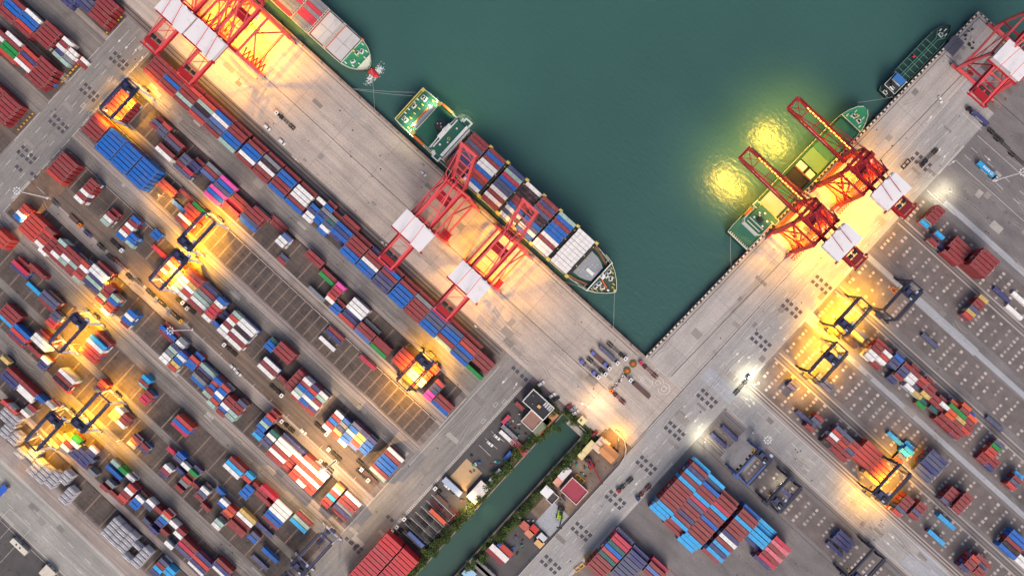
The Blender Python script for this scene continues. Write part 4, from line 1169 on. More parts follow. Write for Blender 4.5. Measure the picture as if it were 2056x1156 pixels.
    for s in (-1, 1):
        one('bridge_wing', [WHITE, GDECK], lambda m: (m.bb(35.5, 40.4, s * 12.05, s * 15.2, 24.0, 24.5), m.bb(36.2, 39.4, s * 12.1, s * 14.4, 24.52, 24.6, 1), m.beam((35.4, s * 15.0, 25.1), (40.4, s * 15.0, 25.1), .5, 1.1), m.beam((35.5, s * 12.1, 25.1), (35.5, s * 15.2, 25.1), .5, 1.1), m.box((34.4, s * 12.6, 24.6), (1.2, 2.4, .8))))
        one('lifeboat', [ORANGE, WHITE], lambda m: (m.beam((17.5, s * 12.9, 12.6), (25, s * 12.9, 12.6), 1.5, 1.6, 0), m.beam((16, s * 12.9, 12.5), (17.5, s * 12.9, 12.6), .5, .6, 0, 2.4), m.beam((15.2, s * 13.2, 12.9), (26.4, s * 13.2, 12.9), .2, .2, 1)))
        one('deck_rail', [CREAM, LYEL], lambda m: (m.beam((.6, s * 12.4, 7.4), (14, s * 13.2, 7.4), .2, .5), m.box((15.2, s * 11.6, 12.6), (2.6, 2.4, 2.0), 1), m.beam((16, s * 12.4, 12.2), (31, s * 12.4, 12.2), .25, .5)))
    one('transom_rail', LYEL, lambda m: (m.beam((.4, -12.5, 7.3), (.4, 12.5, 7.3), .5, 1.0), m.beam((1.6, -12, 7.2), (1.6, 12, 7.2), .3, .3), m.box((1.2, 12, 7.6), (1.8, 1.8, 1.4))))
    one('aft_hatch', [HATCH, CREAM, ORANGE], lambda m: (m.bb(12.0, 15.0, -8.4, 8.4, 6.1, 9.6), m.bb(15.3, 15.6, -10.5, 10.5, 11.6, 12.4, 1), m.bb(10.6, 11.4, -9.4, 5.4, 7.6, 8.0, 2)))
    one('funnel', [BLACK, STEEL], lambda m: (m.prism([(24.6, -1.2), (30.6, -.8), (30.6, 4.2), (24.6, 4.4)], 11.6, 29), [m.cyl((26 + i * 1.4, 1 + (i % 2) * 1.2, 29), .45, 1.4, 8, 1) for i in range(3)]))
    one('signal_mast', WHITE, lambda m: (m.beam((32.2, 1, 27.7), (32.2, 1, 36), .6, .6), m.beam((31.8, -3, 32.5), (31.8, 5, 32.5), .45, .45), m.beam((31.6, -4.5, 28.6), (31.6, 5.5, 28.6), 2.0, .6), m.beam((31.4, -11.5, 25), (31.4, -4, 29), .45, .45), m.beam((31.4, 11.5, 25), (31.4, 5, 29), .45, .45), m.beam((28, -11.6, 12), (31.4, -11.6, 25), .4, .4), m.beam((28, 11.6, 12), (31.4, 11.6, 25), .4, .4), m.beam((28.6, -11.6, 14), (28.6, -5, 14), .4, .4), m.beam((28.6, 11.6, 14), (28.6, 6, 14), .4, .4), m.box((32, 1, 34), (1.4, 3.0, .5)), m.box((36, 6.5, 28.1), (.9, .9, .8)), m.box((35, -7, 28.1), (1.1, 1.1, .8)), m.box((37.5, -3, 28.1), (.8, .8, .6))))
    one('lifebuoy', LYEL, lambda m: [m.beam((36.5 + .8 * math.cos(a), -1 + .8 * math.sin(a), 27.9), (36.5 + .8 * math.cos(a + .7), -1 + .8 * math.sin(a + .7), 27.9), .3, .3) for a in [i * .7 for i in range(9)]])
    for x, y, r in ((4, 8.6, 0), (4, -8.6, 0), (5.6, 8.6, 0), (5.6, -8.6, 0), (3.4, 1, 0)): winch(t, x, y, 6.0, r)
    bollards(t, [(2.2, 5.5), (2.2, 3), (2.2, -2.5), (2.2, -5.5)], 6.0, WHITE); bollards(t, [(6.8, 5), (6.8, 2), (6.8, -2), (6.8, -5.5), (10, 11), (10, -11)], 6.0, LYEL)
    mb = MB()
    for x, y, z in ((11.2, 7.4, 9.5), (11.2, -7.4, 9.5), (13.6, 11.6, 12.4), (13.6, -11.6, 12.4)): mb.box((x, y, z), (.6, .6, .4))
    mb.build('deck_lamp', LAMPW, t)
    for x, y in ((10.6, 7.4), (10.6, -7.4), (13, 11.8), (13, -11.8)): spot(t, (x, y, 10.6), 2200, 150, (1, .93, .55), .3)
    spot(t, (24, 15, 22), 9000, 120, (.8, 1, .5), .5, aim=(20, 30, -4))
def ship_bow():
    # only its fore half is in the picture; local x = 0 lies well outside the frame
    t = empty('container_ship', (-300, 40.6, 0), 0, label='ship with pale grey hatch covers, green forecastle and red bulbous bow', category='ship')
    prof = [(0, 10.2), (108, 10.2), (115, 9.8), (120, 8.4), (124, 6.2), (127, 3.4), (128.6, .6)]
    hull(t, prof, 5.0, 1.0, [HULLK, mat('ship_brown_deck', (96, 84, 78), .6, amp=.3), CREAM])
    def one(name, mats, fn): mb = MB(); fn(mb); return mb.build(name, mats, t)
    fc = [(114.6, 9.6), (120, 8.2), (124, 6.0), (127, 3.2), (128.3, .5)]
    one('forecastle', [HULLG, LDECK, CREAM], lambda m: (m.prism([(x, -h) for x, h in fc] + [(x, h) for x, h in reversed(fc)], 5.1, 8.0, 0, 1), m.bb(114.2, 114.7, -9.6, 9.6, 8.0, 8.6, 2), [m.beam((a[0], s * a[1], 8.4), (b[0], s * b[1], 8.4), .25, .9, 2) for s in (-1, 1) for a, b in zip(fc, fc[1:])]))
    one('bow_bulwark', CREAM, lambda m: (m.beam((124.2, -5.6, 8.7), (124.2, 5.6, 8.7), .25, 1.2), m.prism([(124.3, -5.4), (127, -3), (128.2, 0), (127, 3), (124.3, 5.4)], 8.02, 8.2)))
    one('bulbous_bow', SHIPRED, lambda m: (m.cyl((129.5, 0, -4.4), 2.4, 5, 14, 0, 'x', r2=1.9), m.cyl((132.8, 0, -4.4), 1.9, 1.8, 14, 0, 'x', r2=.8)))
    for i, x in enumerate((88.2, 101.2)):
        for x0, y0 in ((0, -1), (6.1, -1), (0, 1), (6.1, 1)):
            one('hatch_cover', HATCHL, lambda m: m.bb(x + x0 + .05, x + x0 + 6.0, min(y0 * .1, y0 * 8.9), max(y0 * .1, y0 * 8.9), 5.1, 7.8 + .01 * i))
    for x in (72.8, 87.2, 100.4):
        one('lashing_bridge', [CREAM, SHIPRED, BLACK], lambda m: (m.bb(x - .9, x - .6, -9.6, 9.6, 8.6, 9.0), m.bb(x + .3, x + .6, -9.6, 9.6, 8.6, 9.0), [m.bb(x - .6, x + .3, -9.6 + i * 1.9, -9.2 + i * 1.9, 8.5, 8.9) for i in range(11)], m.bb(x + .7, x + .95, -9.4, 9.4, 7.0, 8.6, 1), [m.bb(x - .5, x + .2, s * 9.3, s * 9.6, 5.1, 8.6) for s in (-1, 1)]))
    for y in (-9.75, 9.75): one('side_rail', CREAM, lambda m: m.beam((20, y, 6.6), (114, y, 6.6), .16, .3))
    winch(t, 119, 4, 8.0, .4, mat('winch_green', (40, 90, 70), .6)); winch(t, 119, -4, 8.0, -.4, mat('winch_green', (40, 90, 70), .6)); winch(t, 117.5, 1.4, 8.0)
    bollards(t, [(116.4, 7.6), (116.4, -7.6), (121, 6), (121, -6), (123, 2.5), (123, -2.5)], 8.0, WHITE)
    one('deck_crane', LYEL, lambda m: (m.beam((115, 1, 8.3), (120, .2, 9.6), .5, .5), m.box((115.4, 1, 8.8), (1.1, 1.1, 1.5))))
    one('gangway', ORANGE, lambda m: m.box((114.6, 9.7, 8.6), (1.6, 1.0, .8)))
    ship_container_rows(-219.6, 40.6 - 8.7, 2.5, 7.2, 'NNMMNMNN', 1, 'ship with grey hatches', 'b1')
    ship_container_rows(-233.6, 40.6 - 8.7, 2.5, 7.2, 'MNNNMNNM', 1, 'ship with grey hatches', 'b0')
    mb = MB(); random.seed(11)
    for i in range(420):
        a = random.choice((.9, -.95)); k = random.random(); ang = a + random.gauss(0, .45); r = 1.2 + 6.5 * k
        x, y = -170.5 + r * math.cos(ang) * .55 + random.gauss(0, .7), 40.6 + r * math.sin(ang) * 1.15 + random.gauss(0, .7); s = random.uniform(.06, .36) * (1 - .5 * k)
        q = random.random() * 3; mb.poly([(x + s * math.cos(q + j * 1.57) * (1 if j % 2 else 1.9), y + s * math.sin(q + j * 1.57) * (1 if j % 2 else 1.9), -3.9 + i * 1e-5) for j in range(4)])
    mb.build('foam', FOAM, kind='stuff', label='white water breaking at the red bulbous bow')
def ship_green():
    v0 = 112.8; sk = math.radians(90 - 1.6)
    t = empty('cargo_ship', (63.6, v0, 0), sk, label='green cargo ship with one open hold under the lowered crane booms', category='ship')
    prof = [(0, 8.0), (4, 8.5), (88, 8.5), (97, 8.0), (103, 6.6), (108, 4.2), (110.5, 1.6), (111.2, .3)]
    hull(t, prof, 2.6, 1.0, [HULLG, GDECK, CREAM])
    def one(name, mats, fn): mb = MB(); fn(mb); return mb.build(name, mats, t)
    fc = [(98, 7.7), (103, 6.4), (108, 4.0), (110.4, 1.4)]
    one('forecastle', [HULLG, LDECK, CREAM], lambda m: (m.prism([(x, -h) for x, h in fc] + [(x, h) for x, h in reversed(fc)], 2.7, 5.2, 0, 1), m.bb(97.6, 98.0, -7.8, 7.8, 5.2, 5.9, 2), [m.beam((a[0], s * a[1], 5.6), (b[0], s * b[1], 5.6), .3, .9, 2) for s in (-1, 1) for a, b in zip(fc, fc[1:])]))
    winch(t, 102, 2, 5.2, .2); winch(t, 102, -2.4, 5.2, -.2); bollards(t, [(100, 5), (100, -5), (105, 3), (105, -3)], 5.2, WHITE)
    one('anchor_gear', LYEL, lambda m: (m.box((103.4, 0, 5.7), (2.4, .8, .9)), m.box((104, .4, 5.8), (.8, 2.2, .6))))
    one('hatch_coaming', [HULLG, HOLD], lambda m: (m.bb(24.6, 96.5, -7.0, -6.6, 2.7, 4.4), m.bb(24.6, 96.5, 6.6, 7.0, 2.7, 4.4), m.bb(24.6, 96.5, -6.55, 6.55, 2.62, 2.7, 1)))
    for x0, x1, m_ in ((84, 96, GDECK), (72, 83.8, GDECK), (62, 71.8, GREYG), (25.0, 37, HATCH), (37.2, 43, GDECK)):
        one('hatch_cover', m_, lambda m: m.bb(x0, x1, -6.7, 6.7, 4.45, 5.3))
    one('hold_cargo', mat('pale_cargo', (206, 196, 180), .7, amp=.2), lambda m: (m.bb(57.2, 61.4, .5, 6.3, 2.75, 4.2), m.bb(57.2, 61.4, -6.2, -1.4, 2.75, 4.0)))  # cargo in one pale colour
    one('stowed_hatch', BROWN, lambda m: m.bb(43.4, 47.6, -6.6, 6.6, 4.45, 6.6)); one('hold_bulkhead', BROWN, lambda m: m.bb(56.2, 56.8, -6.4, 6.4, 2.75, 4.6))
    one('superstructure', [WHITE, GDECK, CREAM], lambda m: (m.prism([(13.6, -5.6), (15.2, -7.0), (27, -7.0), (27, 7.0), (15.2, 7.0), (13.6, 5.6)], 2.7, 11.0, 0, 1), m.bb(17.5, 27.3, -5.2, 5.2, 11.02, 13.8), m.bb(17.3, 27.5, -5.4, 5.4, 13.8, 14.0, 1)))
    for s in (-1, 1): one('bridge_wing', [CREAM, GDECK], lambda m: (m.bb(24.4, 28.2, s * 5.5, s * 9.0, 11.1, 11.5), m.bb(24.8, 27.8, s * 5.6, s * 8.6, 11.52, 11.56, 1), m.beam((24.4, s * 9, 11.9), (28.2, s * 9, 11.9), .25, .8)))
    one('deck_rail', CREAM, lambda m: (m.beam((13.6, -5.6, 11.4), (13.6, 5.6, 11.4), .3, .7), m.beam((13.6, -5.6, 11.4), (15.2, -7, 11.4), .3, .7), m.beam((13.6, 5.6, 11.4), (15.2, 7, 11.4), .3, .7), m.beam((15.2, -7, 11.4), (24.4, -7, 11.4), .3, .7), m.beam((15.2, 7, 11.4), (24.4, 7, 11.4), .3, .7), m.beam((17.2, -5.4, 14.3), (17.2, 5.4, 14.3), .25, .6), m.beam((15.4, -5, 11.6), (15.4, 5, 11.6), .4, .9)))
    one('funnel', [BLACK], lambda m: m.prism([(18.6, -1.4), (21.4, -1.4), (21.4, 1.4), (18.6, 1.4)], 14, 17.5))
    for x, y in ((18.4, -3.6), (19, 3.6), (23, 3), (22.4, -3.6), (25, .6), (21.8, 1.9)): one('roof_fitting', WHITE, lambda m: (m.box((x, y, 14.3), (1.0, 1.2, .5)), m.cyl((x, y, 14.5), .3, .3, 8)))
    for s in (-1, 1): one('lifeboat', ORANGE, lambda m: m.beam((18, s * 7.8, 6.4), (24, s * 7.8, 6.4), 1.3, 1.3))
    for o in t.children:
        if o.name.split('.')[0] in ('superstructure', 'bridge_wing', 'deck_rail', 'funnel', 'roof_fitting', 'lifeboat'): o.location.x = -4
    one('transom_rail', CREAM, lambda m: (m.beam((.4, -7.8, 3.8), (.4, 7.8, 3.8), .35, .8), [m.box((1.2, -7 + i * 1.5, 3.1), (.9, .6, .8)) for i in range(10)]))
def ship_tanker():
    t = empty('tanker', (69.6, 239.0, 0), math.radians(90 - 1.6), label='small dark green tanker with a blue-roofed wheelhouse moored near the pier head', category='ship')
    prof = [(0, 3.6), (2, 4.6), (10, 5.2), (42, 5.2), (49, 4.7), (54, 3.2), (57, 1.2), (58, .2)]
    hull(t, prof, -.8, .8, [HULLK, DWAT, mat('tanker_rail', (110, 150, 140), .6)], zb=-7)
    def one(name, mats, fn): mb = MB(); fn(mb); return mb.build(name, mats, t)
    one('pipe_walkway', mat('pipe_green', (84, 140, 124), .6), lambda m: (m.beam((13, -.7, .8), (46, -.7, .8), .3, .25), m.beam((13, .7, .8), (46, .7, .8), .3, .25), m.beam((46, .7, .8), (50, 3.4, .8), .3, .25), m.beam((46, -.7, .8), (50, -3.2, .8), .3, .25), m.beam((47, 0, .9), (53, 0, .9), .25, .25), [m.bb(14 + i * 4, 14.3 + i * 4, -4.6, 4.6, -.7, -.4) for i in range(8)]))
    one('side_rail', mat('tanker_rail', (110, 150, 140), .6), lambda m: (m.beam((12, 5, .9), (47, 5, .9), .1, .12), m.beam((12, -5, .9), (47, -5, .9), .1, .12)))
    one('superstructure', [mat('tanker_house', (44, 52, 54), .6, amp=.3), WHITE], lambda m: (m.bb(2.5, 12.5, -4.2, 4.2, -.7, 4.5), [m.beam(a, b, .22, .5, 1) for a, b in (((2.5, -4.2, 4.8), (2.5, 4.2, 4.8)), ((2.5, 4.2, 4.8), (12.5, 4.2, 4.8)), ((2.5, -4.2, 4.8), (12.5, -4.2, 4.8)), ((5, -2, 4.8), (5, 2.5, 4.8)), ((12.6, -5, 4.8), (12.6, 5, 4.8)))], m.box((3.6, -.5, 5), (.8, 3, .6), 1)))
    one('wheelhouse', [WHITE, mat('blue_roof', (52, 110, 176), .5, amp=.12)], lambda m: (m.bb(7.6, 11.8, -3, 3.2, 4.6, 7.2), m.bb(7.3, 12.1, -3.3, 3.5, 7.2, 7.4, 1)))
    one('funnel', BLACK, lambda m: m.bb(4.6, 6.4, .4, 2.2, 4.6, 7.6)); one('hose_reel', SHIPRED, lambda m: m.cyl((29, 2.6, .2), .9, 1.4, 10, 0, 'y'))
    winch(t, 50, 0, -.8); winch(t, 1.4, 0, -.8); bollards(t, [(52, 2.2), (52, -2.2), (54, 0)], -.8, WHITE)
def rope(a, b, lab, sag=1.2):
    mb = MB(); a, b = Vector(a), Vector(b); n = 10; pr = a
    for i in range(1, n + 1):
        k = i / n; q = a.lerp(b, k) - Vector((0, 0, sag * 4 * k * (1 - k))); mb.beam(pr, q, .13, .13); pr = q
    mb.build('mooring_line', ROPE, label=lab, category='rope', group='mooring lines')
def place_ships():
    ship_main(); ship_bow(); ship_green(); ship_tanker()
    q = lambda px, py, z=.5: tuple(P(px, py, z))
    rope(q(746, 138, 6), q(752, 220), 'mooring line from the red bulbous bow down to the quay')
    rope(q(834, 186, 6), q(708, 178), 'upper mooring line from the laden ship stern to the quay', 2); rope(q(828, 193, 6), q(712, 180), 'lower mooring line from the laden ship stern to the quay', 2)
    rope(q(1234, 586, 8), q(1232, 660), 'mooring line from the pointed bow of the laden ship'); rope(q(1170, 577, 7), q(1120, 561), 'slack mooring line beside the bow of the laden ship', 2)
    rope(q(1722, 206, 5), q(1793, 195), 'mooring line between the green ship bow and the striped quay edge'); rope(q(1467, 472, 3), q(1468, 534), 'mooring line hanging from the green ship stern')
# ---------------------------------------------------------------- masts, vehicles, buildings, trees
GALV = mat('mast_white', (222, 222, 224), .45, amp=.08)
def mast(px, py, label, h=35, lit=0):
    p = P(px, py); t = empty('light_mast', (p.x, p.y, 0), 0, label=label, category='light mast', group='tall light masts')
    mb = MB(); mb.cyl((0, 0, 0), .55, h, 12, 0, r2=.3); mb.cyl((0, 0, 0), .9, .5, 12); mb.build('pole', GALV, t)
    mb = MB()
    for i in range(12):
        a, b = i * math.pi / 6, (i + 1) * math.pi / 6
        mb.beam((1.7 * math.cos(a), 1.7 * math.sin(a), h - .3), (1.7 * math.cos(b), 1.7 * math.sin(b), h - .3), .16, .16)
        if i % 3 == 0: mb.beam((0, 0, h - .2), (1.7 * math.cos(a), 1.7 * math.sin(a), h - .3), .14, .14)
    mb.cyl((0, 0, h - .3), .35, .8, 10); mb.build('head_ring', GALV, t)
    for i in range(8):
        a = i * math.pi / 4; m2 = MB(); m2.box((1.95 * math.cos(a), 1.95 * math.sin(a), h - .2), (.8, .6, .4), 0, a); m2.box((1.95 * math.cos(a), 1.95 * math.sin(a), h - .45), (.6, .45, .1), 1, a)
        m2.build('lamp_head', [GALV, LAMPW if lit else STEEL], t)
    if lit: spot(t, (0, 0, h - .8), lit, 150, (1, .62, .25), .6)
def lamp_post(px, py, label, h=9, watts=9000, col=(1, .93, .62), ang=0.0):
    p = P(px, py); t = empty('street_lamp', (p.x, p.y, 0), ang, label=label, category='street lamp', group='low street lamps')
    mb = MB(); mb.cyl((0, 0, 0), .14, h, 8, 0, r2=.09); mb.beam((0, 0, h), (1.8, 0, h + .2), .1, .1); mb.build('pole', GALV, t)
    mb = MB(); mb.box((1.9, 0, h + .12), (.9, .4, .16)); mb.box((1.9, 0, h + .02), (.6, .3, .06), 1); mb.build('lamp_head', [GALV, LAMPW], t)
    spot(t, (1.9, 0, h - .1), watts, 138, col, .25)
TYRE = mat('tyre_rubber', (26, 26, 28), .85, amp=.2)
CHROME = mat('vehicle_trim', (120, 122, 126), .4, metal=.4, amp=.1)
PAINT = {'white': (224, 224, 222), 'black': (26, 27, 30), 'red': (150, 28, 40), 'grey': (128, 136, 150), 'silver': (190, 192, 196), 'blue': (40, 84, 160), 'pink': (214, 70, 96), 'orange': (226, 120, 32), 'yellow': (226, 172, 36), 'maroon': (110, 34, 44), 'navy': (40, 52, 98)}
def paint(c): return mat('vehicle_paint_' + c, PAINT[c], .35, amp=.08)
def car(px, py, deg, c, label, van=False):
    p = P(px, py); t = empty('parked_car', (p.x, p.y, 0), math.radians(deg), label=label, category='van' if van else 'car', group='cars and vans about the port')
    L, w = (5.0, 1.95) if van else (4.5, 1.8)
    mb = MB(); b = paint(c)
    mb.prism([(-L / 2, -w / 2 + .2), (-L / 2 + .2, -w / 2), (L / 2 - .5, -w / 2), (L / 2, -w / 2 + .35), (L / 2, w / 2 - .35), (L / 2 - .5, w / 2), (-L / 2 + .2, w / 2), (-L / 2, w / 2 - .2)], .35, .95)
    mb.build('body', b, t)
    x0, x1, h = (-L / 2 + .15, 1.2, 1.95) if van else (-L / 2 + .55, .85, 1.45)
    mb = MB(); mb.bb(x0 + .35, x1 - .5, -w / 2 + .2, w / 2 - .2, h - .05, h, 0)
    lo = [(x0, -w / 2 + .06), (x1, -w / 2 + .06), (x1, w / 2 - .06), (x0, w / 2 - .06)]; hi = [(x0 + .35, -w / 2 + .2), (x1 - .5, -w / 2 + .2), (x1 - .5, w / 2 - .2), (x0 + .35, w / 2 - .2)]
    for i in range(4): j = (i + 1) % 4; mb.poly([(*lo[i], .95), (*lo[j], .95), (*hi[j], h - .05), (*hi[i], h - .05)], 1)
    mb.build('cabin', [b, GLASS], t)
    for x in (-L * .3, L * .3):
        for s in (-1, 1): mb = MB(); mb.cyl((x, s * (w / 2 - .1), .32), .32, .22, 12, 0, 'y'); mb.build('wheel', TYRE, t)
    for s in (-1, 1): mb = MB(); mb.box((L / 2 - .12, s * (w / 2 - .35), .72), (.2, .4, .16)); mb.build('headlight', WHITE, t)
def tractor(t, x, c, flip=1):
    mb = MB(); b = paint(c); mb.bb(x, x + 2.0, -1.2, 1.2, .9, 2.9); mb.build('cab', b, t)
    mb = MB(); mb.bb(x + 1.97, x + 2.05, -1.05, 1.05, 1.8, 2.7); mb.bb(x + .6, x + 1.3, -.5, .5, 2.9, 2.96); mb.build('windscreen', GLASS, t)
    mb = MB(); mb.bb(x - 3.6, x, -.5, .5, .75, 1.1); mb.bb(x - .5, x - .1, -1.0, 1.0, 1.1, 2.3, 0); mb.build('chassis', BLACK, t)
    for q in (x + 1.1, x - 1.9, x - 3.0):
        for s in (-1, 1): m2 = MB(); m2.cyl((q, s * 1.0, .5), .5, .45, 12, 0, 'y'); m2.build('wheel', TYRE, t)
def trailer(t, x0, x1, load, bed='dark'):
    m = mat('trailer_' + bed, {'dark': (44, 42, 44), 'brown': (96, 70, 66), 'red': (120, 40, 40), 'grey': (92, 90, 96), 'blue': (60, 66, 120)}[bed], .7, amp=.35)
    mb = MB()
    if bed == 'brown': mb.bb(x0, x1, -1.25, 1.25, 1.15, 1.4)
    for s in (-1, 1): mb.bb(x0, x1, s * .45, s * .75, .85, 1.14)
    x = x0
    while x <= x1 - .2: mb.bb(x, x + .25, -1.2, 1.2, .95, 1.2); x += (x1 - x0 - .3) / 6
    mb.build('trailer_bed', m, t)
    for q in (x0 + 1, x0 + 2.3, x0 + 3.6):
        for s in (-1, 1): m2 = MB(); m2.cyl((q, s * .95, .5), .5, .55, 12, 0, 'y'); m2.build('wheel', TYRE, t)
def cargo(p, deg, dx, t_, c, label):
    a = math.radians(deg); put(cmesh(t_, c), 'shipping_container', (p.x + dx * math.cos(a), p.y + dx * math.sin(a), 1.25), a, label=label, category='container', group='containers riding on trailers')
def side_marks(p, deg, n, L, ring=False, top=False, s=1):
    mb = MB(); a = math.radians(deg); random.seed(n)
    for i in range(n):
        x = -L / 2 + L * (i + .5) / n
        if top: mb.box((x, random.uniform(-.1, .1), CH + .02), (L / n * .62, 1.25, .03)); mb.box((x - L / n * .1, .2, CH + .04), (L / n * .2, .35, .02), 1)
        else: mb.box((x, -s * (CW / 2 + .01), 1.5), (L / n * .66, .05, random.uniform(.7, 1.0)))
    if ring:
        for k in range(12):
            q, r = k * math.pi / 6, (k + 1) * math.pi / 6; mb.beam((L / 2 + 1.5 + .8 * math.cos(q), .8 * math.sin(q), CH + .03), (L / 2 + 1.5 + .8 * math.cos(r), .8 * math.sin(r), CH + .03), .35, .04)
    return mb
def truck(px, py, deg, c, label, load=None, bed='dark', cab=True, L=12.2, llabel=None, lt='L', marks=None):
    """px, py: middle of the trailer; the cab points along deg (0 = down-right along the rows)"""
    p = P(px, py); t = empty('truck' if cab else 'container_trailer', (p.x, p.y, 0), math.radians(deg), label=label, category='truck' if cab else 'trailer', group='trucks and trailers')
    trailer(t, -L / 2, L / 2, None, bed)
    if cab: tractor(t, L / 2 + 1.6, c)
    if load:
        cargo(p, deg, 0, lt, load, llabel)
        if marks:
            b = COL.objects[-1] if False else [o for o in COL.objects if o.get('label') == llabel][0]
            side_marks(p, deg, *marks).build('lettering', [SIGNW, CM[load]], b)
    return t
def place_vehicles():
    for a in [(537, 257, 0, 'white', 'white van on the quay apron nearest the dark skeleton trailer', True), (567, 286, 0, 'white', 'white van on the quay apron beside the long container row', True), (850, 349, 0, 'white', 'white car alone on the apron beside the laden ship', False), (1887, 201, -25, 'white', 'white car with dark windows beside the dark rail line on the pier', False),
              (1086, 770, 75, 'white', 'white car parked alone beside the bushes near the dark-roofed building', True), (1109, 793, 75, 'white', 'white car parked beside a black car by the dark-roofed building', False), (1117, 800, 75, 'black', 'black car parked beside a white car by the dark-roofed building', False),
              (1142, 815, 75, 'red', 'dark red car first in the short row of three by the canal head', False), (1149, 820, 75, 'grey', 'blue-grey car in the middle of the short row of three', False), (1156, 827, 75, 'silver', 'silver car last in the short row of three, beside the kiosk', False),
              (1194, 869, 80, 'red', 'red car beside the white barrier at the canal head', False), (1219, 887, 0, 'white', 'white car beside the lit shed inside the curved wall', False), (1235, 902, 0, 'black', 'black car inside the curved wall on orange-lit paving', False),
              (468, 737, 0, 'white', 'white pickup ahead of another on the yard road, upper of the two', False), (479, 749, 0, 'white', 'white car behind another on the yard road, lower of the two', False), (610, 866, 0, 'white', 'white car beside the row of white-ended containers', False),
              (898, 976, 0, 'white', 'white car parked beside the pale blue-grey roof', False), (909, 986, 0, 'black', 'black car parked beside the pale blue-grey roof', False), (998, 877, 0, 'white', 'white car in the dark truck park nearest the long white container', False), (984, 890, 0, 'white', 'white car between parking lines in the dark truck park', False)]:
        car(*a)
    # the five rigs parked by the water corner
    for (px, py, load, bed, lab) in ((1238, 704, None, 'dark', 'parked truck with empty dark trailer, closest to the water corner'), (1222, 713, 'n', 'dark', 'parked truck under a long slate blue container near the water corner'), (1206, 724, None, 'brown', 'parked truck with two short blue blocks on a brown trailer'), (1198, 735, None, 'dark', 'parked truck with empty dark trailer between two blue-ended rigs'), (1184, 741, None, 'grey', 'parked truck with blue-ended pinkish trailer, furthest from the water')):
        truck(px - 4, py - 4, 0, 'white', lab, load, bed, llabel='slate blue container on a truck trailer near the water corner')
        if bed in ('brown', 'grey'):
            p = P(px - 4, py - 4)
            for s in (-5, 5): mb = MB(); mb.box((0, 0, .6), (2.2, 2.4, 1.2)); mb.box((0, 0, 1.24), (1.9, 2.1, .08)); mb.build('weight_block', mat('periwinkle_block', (92, 100, 178), .6), None, label='blue weight block at the %s end of the %s trailer near the water corner' % ('front' if s > 0 else 'rear', bed), category='weight block', group='blue weight blocks').location = (p.x + s, p.y, 1.22)
    truck(1288, 783, 180, 'white', 'truck with white cab and long brown flatbed beside the painted outline', None, 'brown', L=13)
    truck(1306, 746, 180, 'pink', 'truck with pink cab and rusty load bed at the water corner', None, 'red', L=11)
    truck(1244, 800, 180, 'orange', 'orange truck with a jumble of orange frames on pinkish paving', None, 'red', L=9)
    truck(578, 247, 180, 'white', 'dark skeleton trailer with a pale cab on the quay apron', None, 'dark', L=12)
    truck(1868, 312, -93, 'black', 'dark truck driving with lamps lit on the cross road beside white arrows', None, 'dark', L=11)
    truck(1259, 968, -95, 'red', 'red-cabbed truck driving on the cross road beside dark squares', None, 'dark', L=9)
    truck(1296, 982, -90, 'navy', 'truck with navy cab and orange frame load beside the sky-blue stack', None, 'red', L=9)
    truck(1964, 239, 180, 'black', 'truck hauling a navy container with white lettering near the pier', 'b', 'dark', llabel='navy container with a white letter strip on a truck near the pier', marks=(7, 5.5, False, False, -1))
    truck(1975, 341, 0, 'white', 'truck with white cab hauling a sky blue container beside the mast foot', 'c', 'dark', llabel='sky blue container with white lettering on a truck by the mast foot', marks=(4, 5.2, True, True))
    for i, (px, py, d) in enumerate(((1998, 272, 0), (2010, 287, 0), (2040, 318, 0))): truck(px, py, d, 'black', ['empty dark skeleton trailer behind the navy lettered container', 'empty skeleton trailer lying between two others at the right', 'empty dark skeleton trailer nearest the right photo edge'][i], None, 'dark', cab=False)
    for i, (px, py, c) in enumerate(((1480, 784, 'white'), (660, 1066, 'white'), (765, 1130, 'white'))):
        truck(px + (6 if i == 0 else -10), py + (-6 if i == 0 else 12), 90, c, ['white truck waiting beside the brightly lit slab on the cross road', 'white-cabbed truck beside the red stack on the grey road', 'white-cabbed truck following close beside the long red stack'][i], None, 'blue' if i == 1 else 'dark', L=11)
    k = 0
    for i in range(8):
        for j in range(2):
            if (i, j) in ((0, 0), (4, 0)): pass
            px, py = 900 - i * 10.2 + (-14 + j * 31) * .9, 1014 + i * 11.0 + (-12 + j * 27) * .9
            p = P(px, py); lab = 'empty skeleton trailer in the %s marked bay from the orange-lit end, %s of two' % (WORDS[i], 'near road' if j == 0 else 'near canal')
            truck(px, py, 180, 'white', lab, None, 'brown' if i < 3 and (i + j) % 3 == 0 else ('red' if i < 2 else 'dark'), cab=False, L=9.4)
    for i, (px, py) in enumerate(((877, 981), (815, 1042), (800, 1058), (790, 1067))):
        p = P(px, py); t = empty('truck', (p.x, p.y, 0), math.pi, label='white truck cab at the head of the trailer bays, %s from the canal-end shed' % WORDS[i], category='truck', group='trucks and trailers'); tractor(t, 0, 'white')
    p = P(880, 1034); cargo(p, 0, 0, 'L', 'O', 'rusty orange container on a trailer among empty skeleton trailers')
    truck(836, 1080, 180, 'white', 'trailer under a long blue-grey container beside the red stack', 'p', 'dark', cab=False, llabel='blue-grey container on a trailer beside the red stack')
    truck(822, 1090, 180, 'white', 'empty dark trailer between the blue-grey container and red stack', None, 'dark', cab=False)
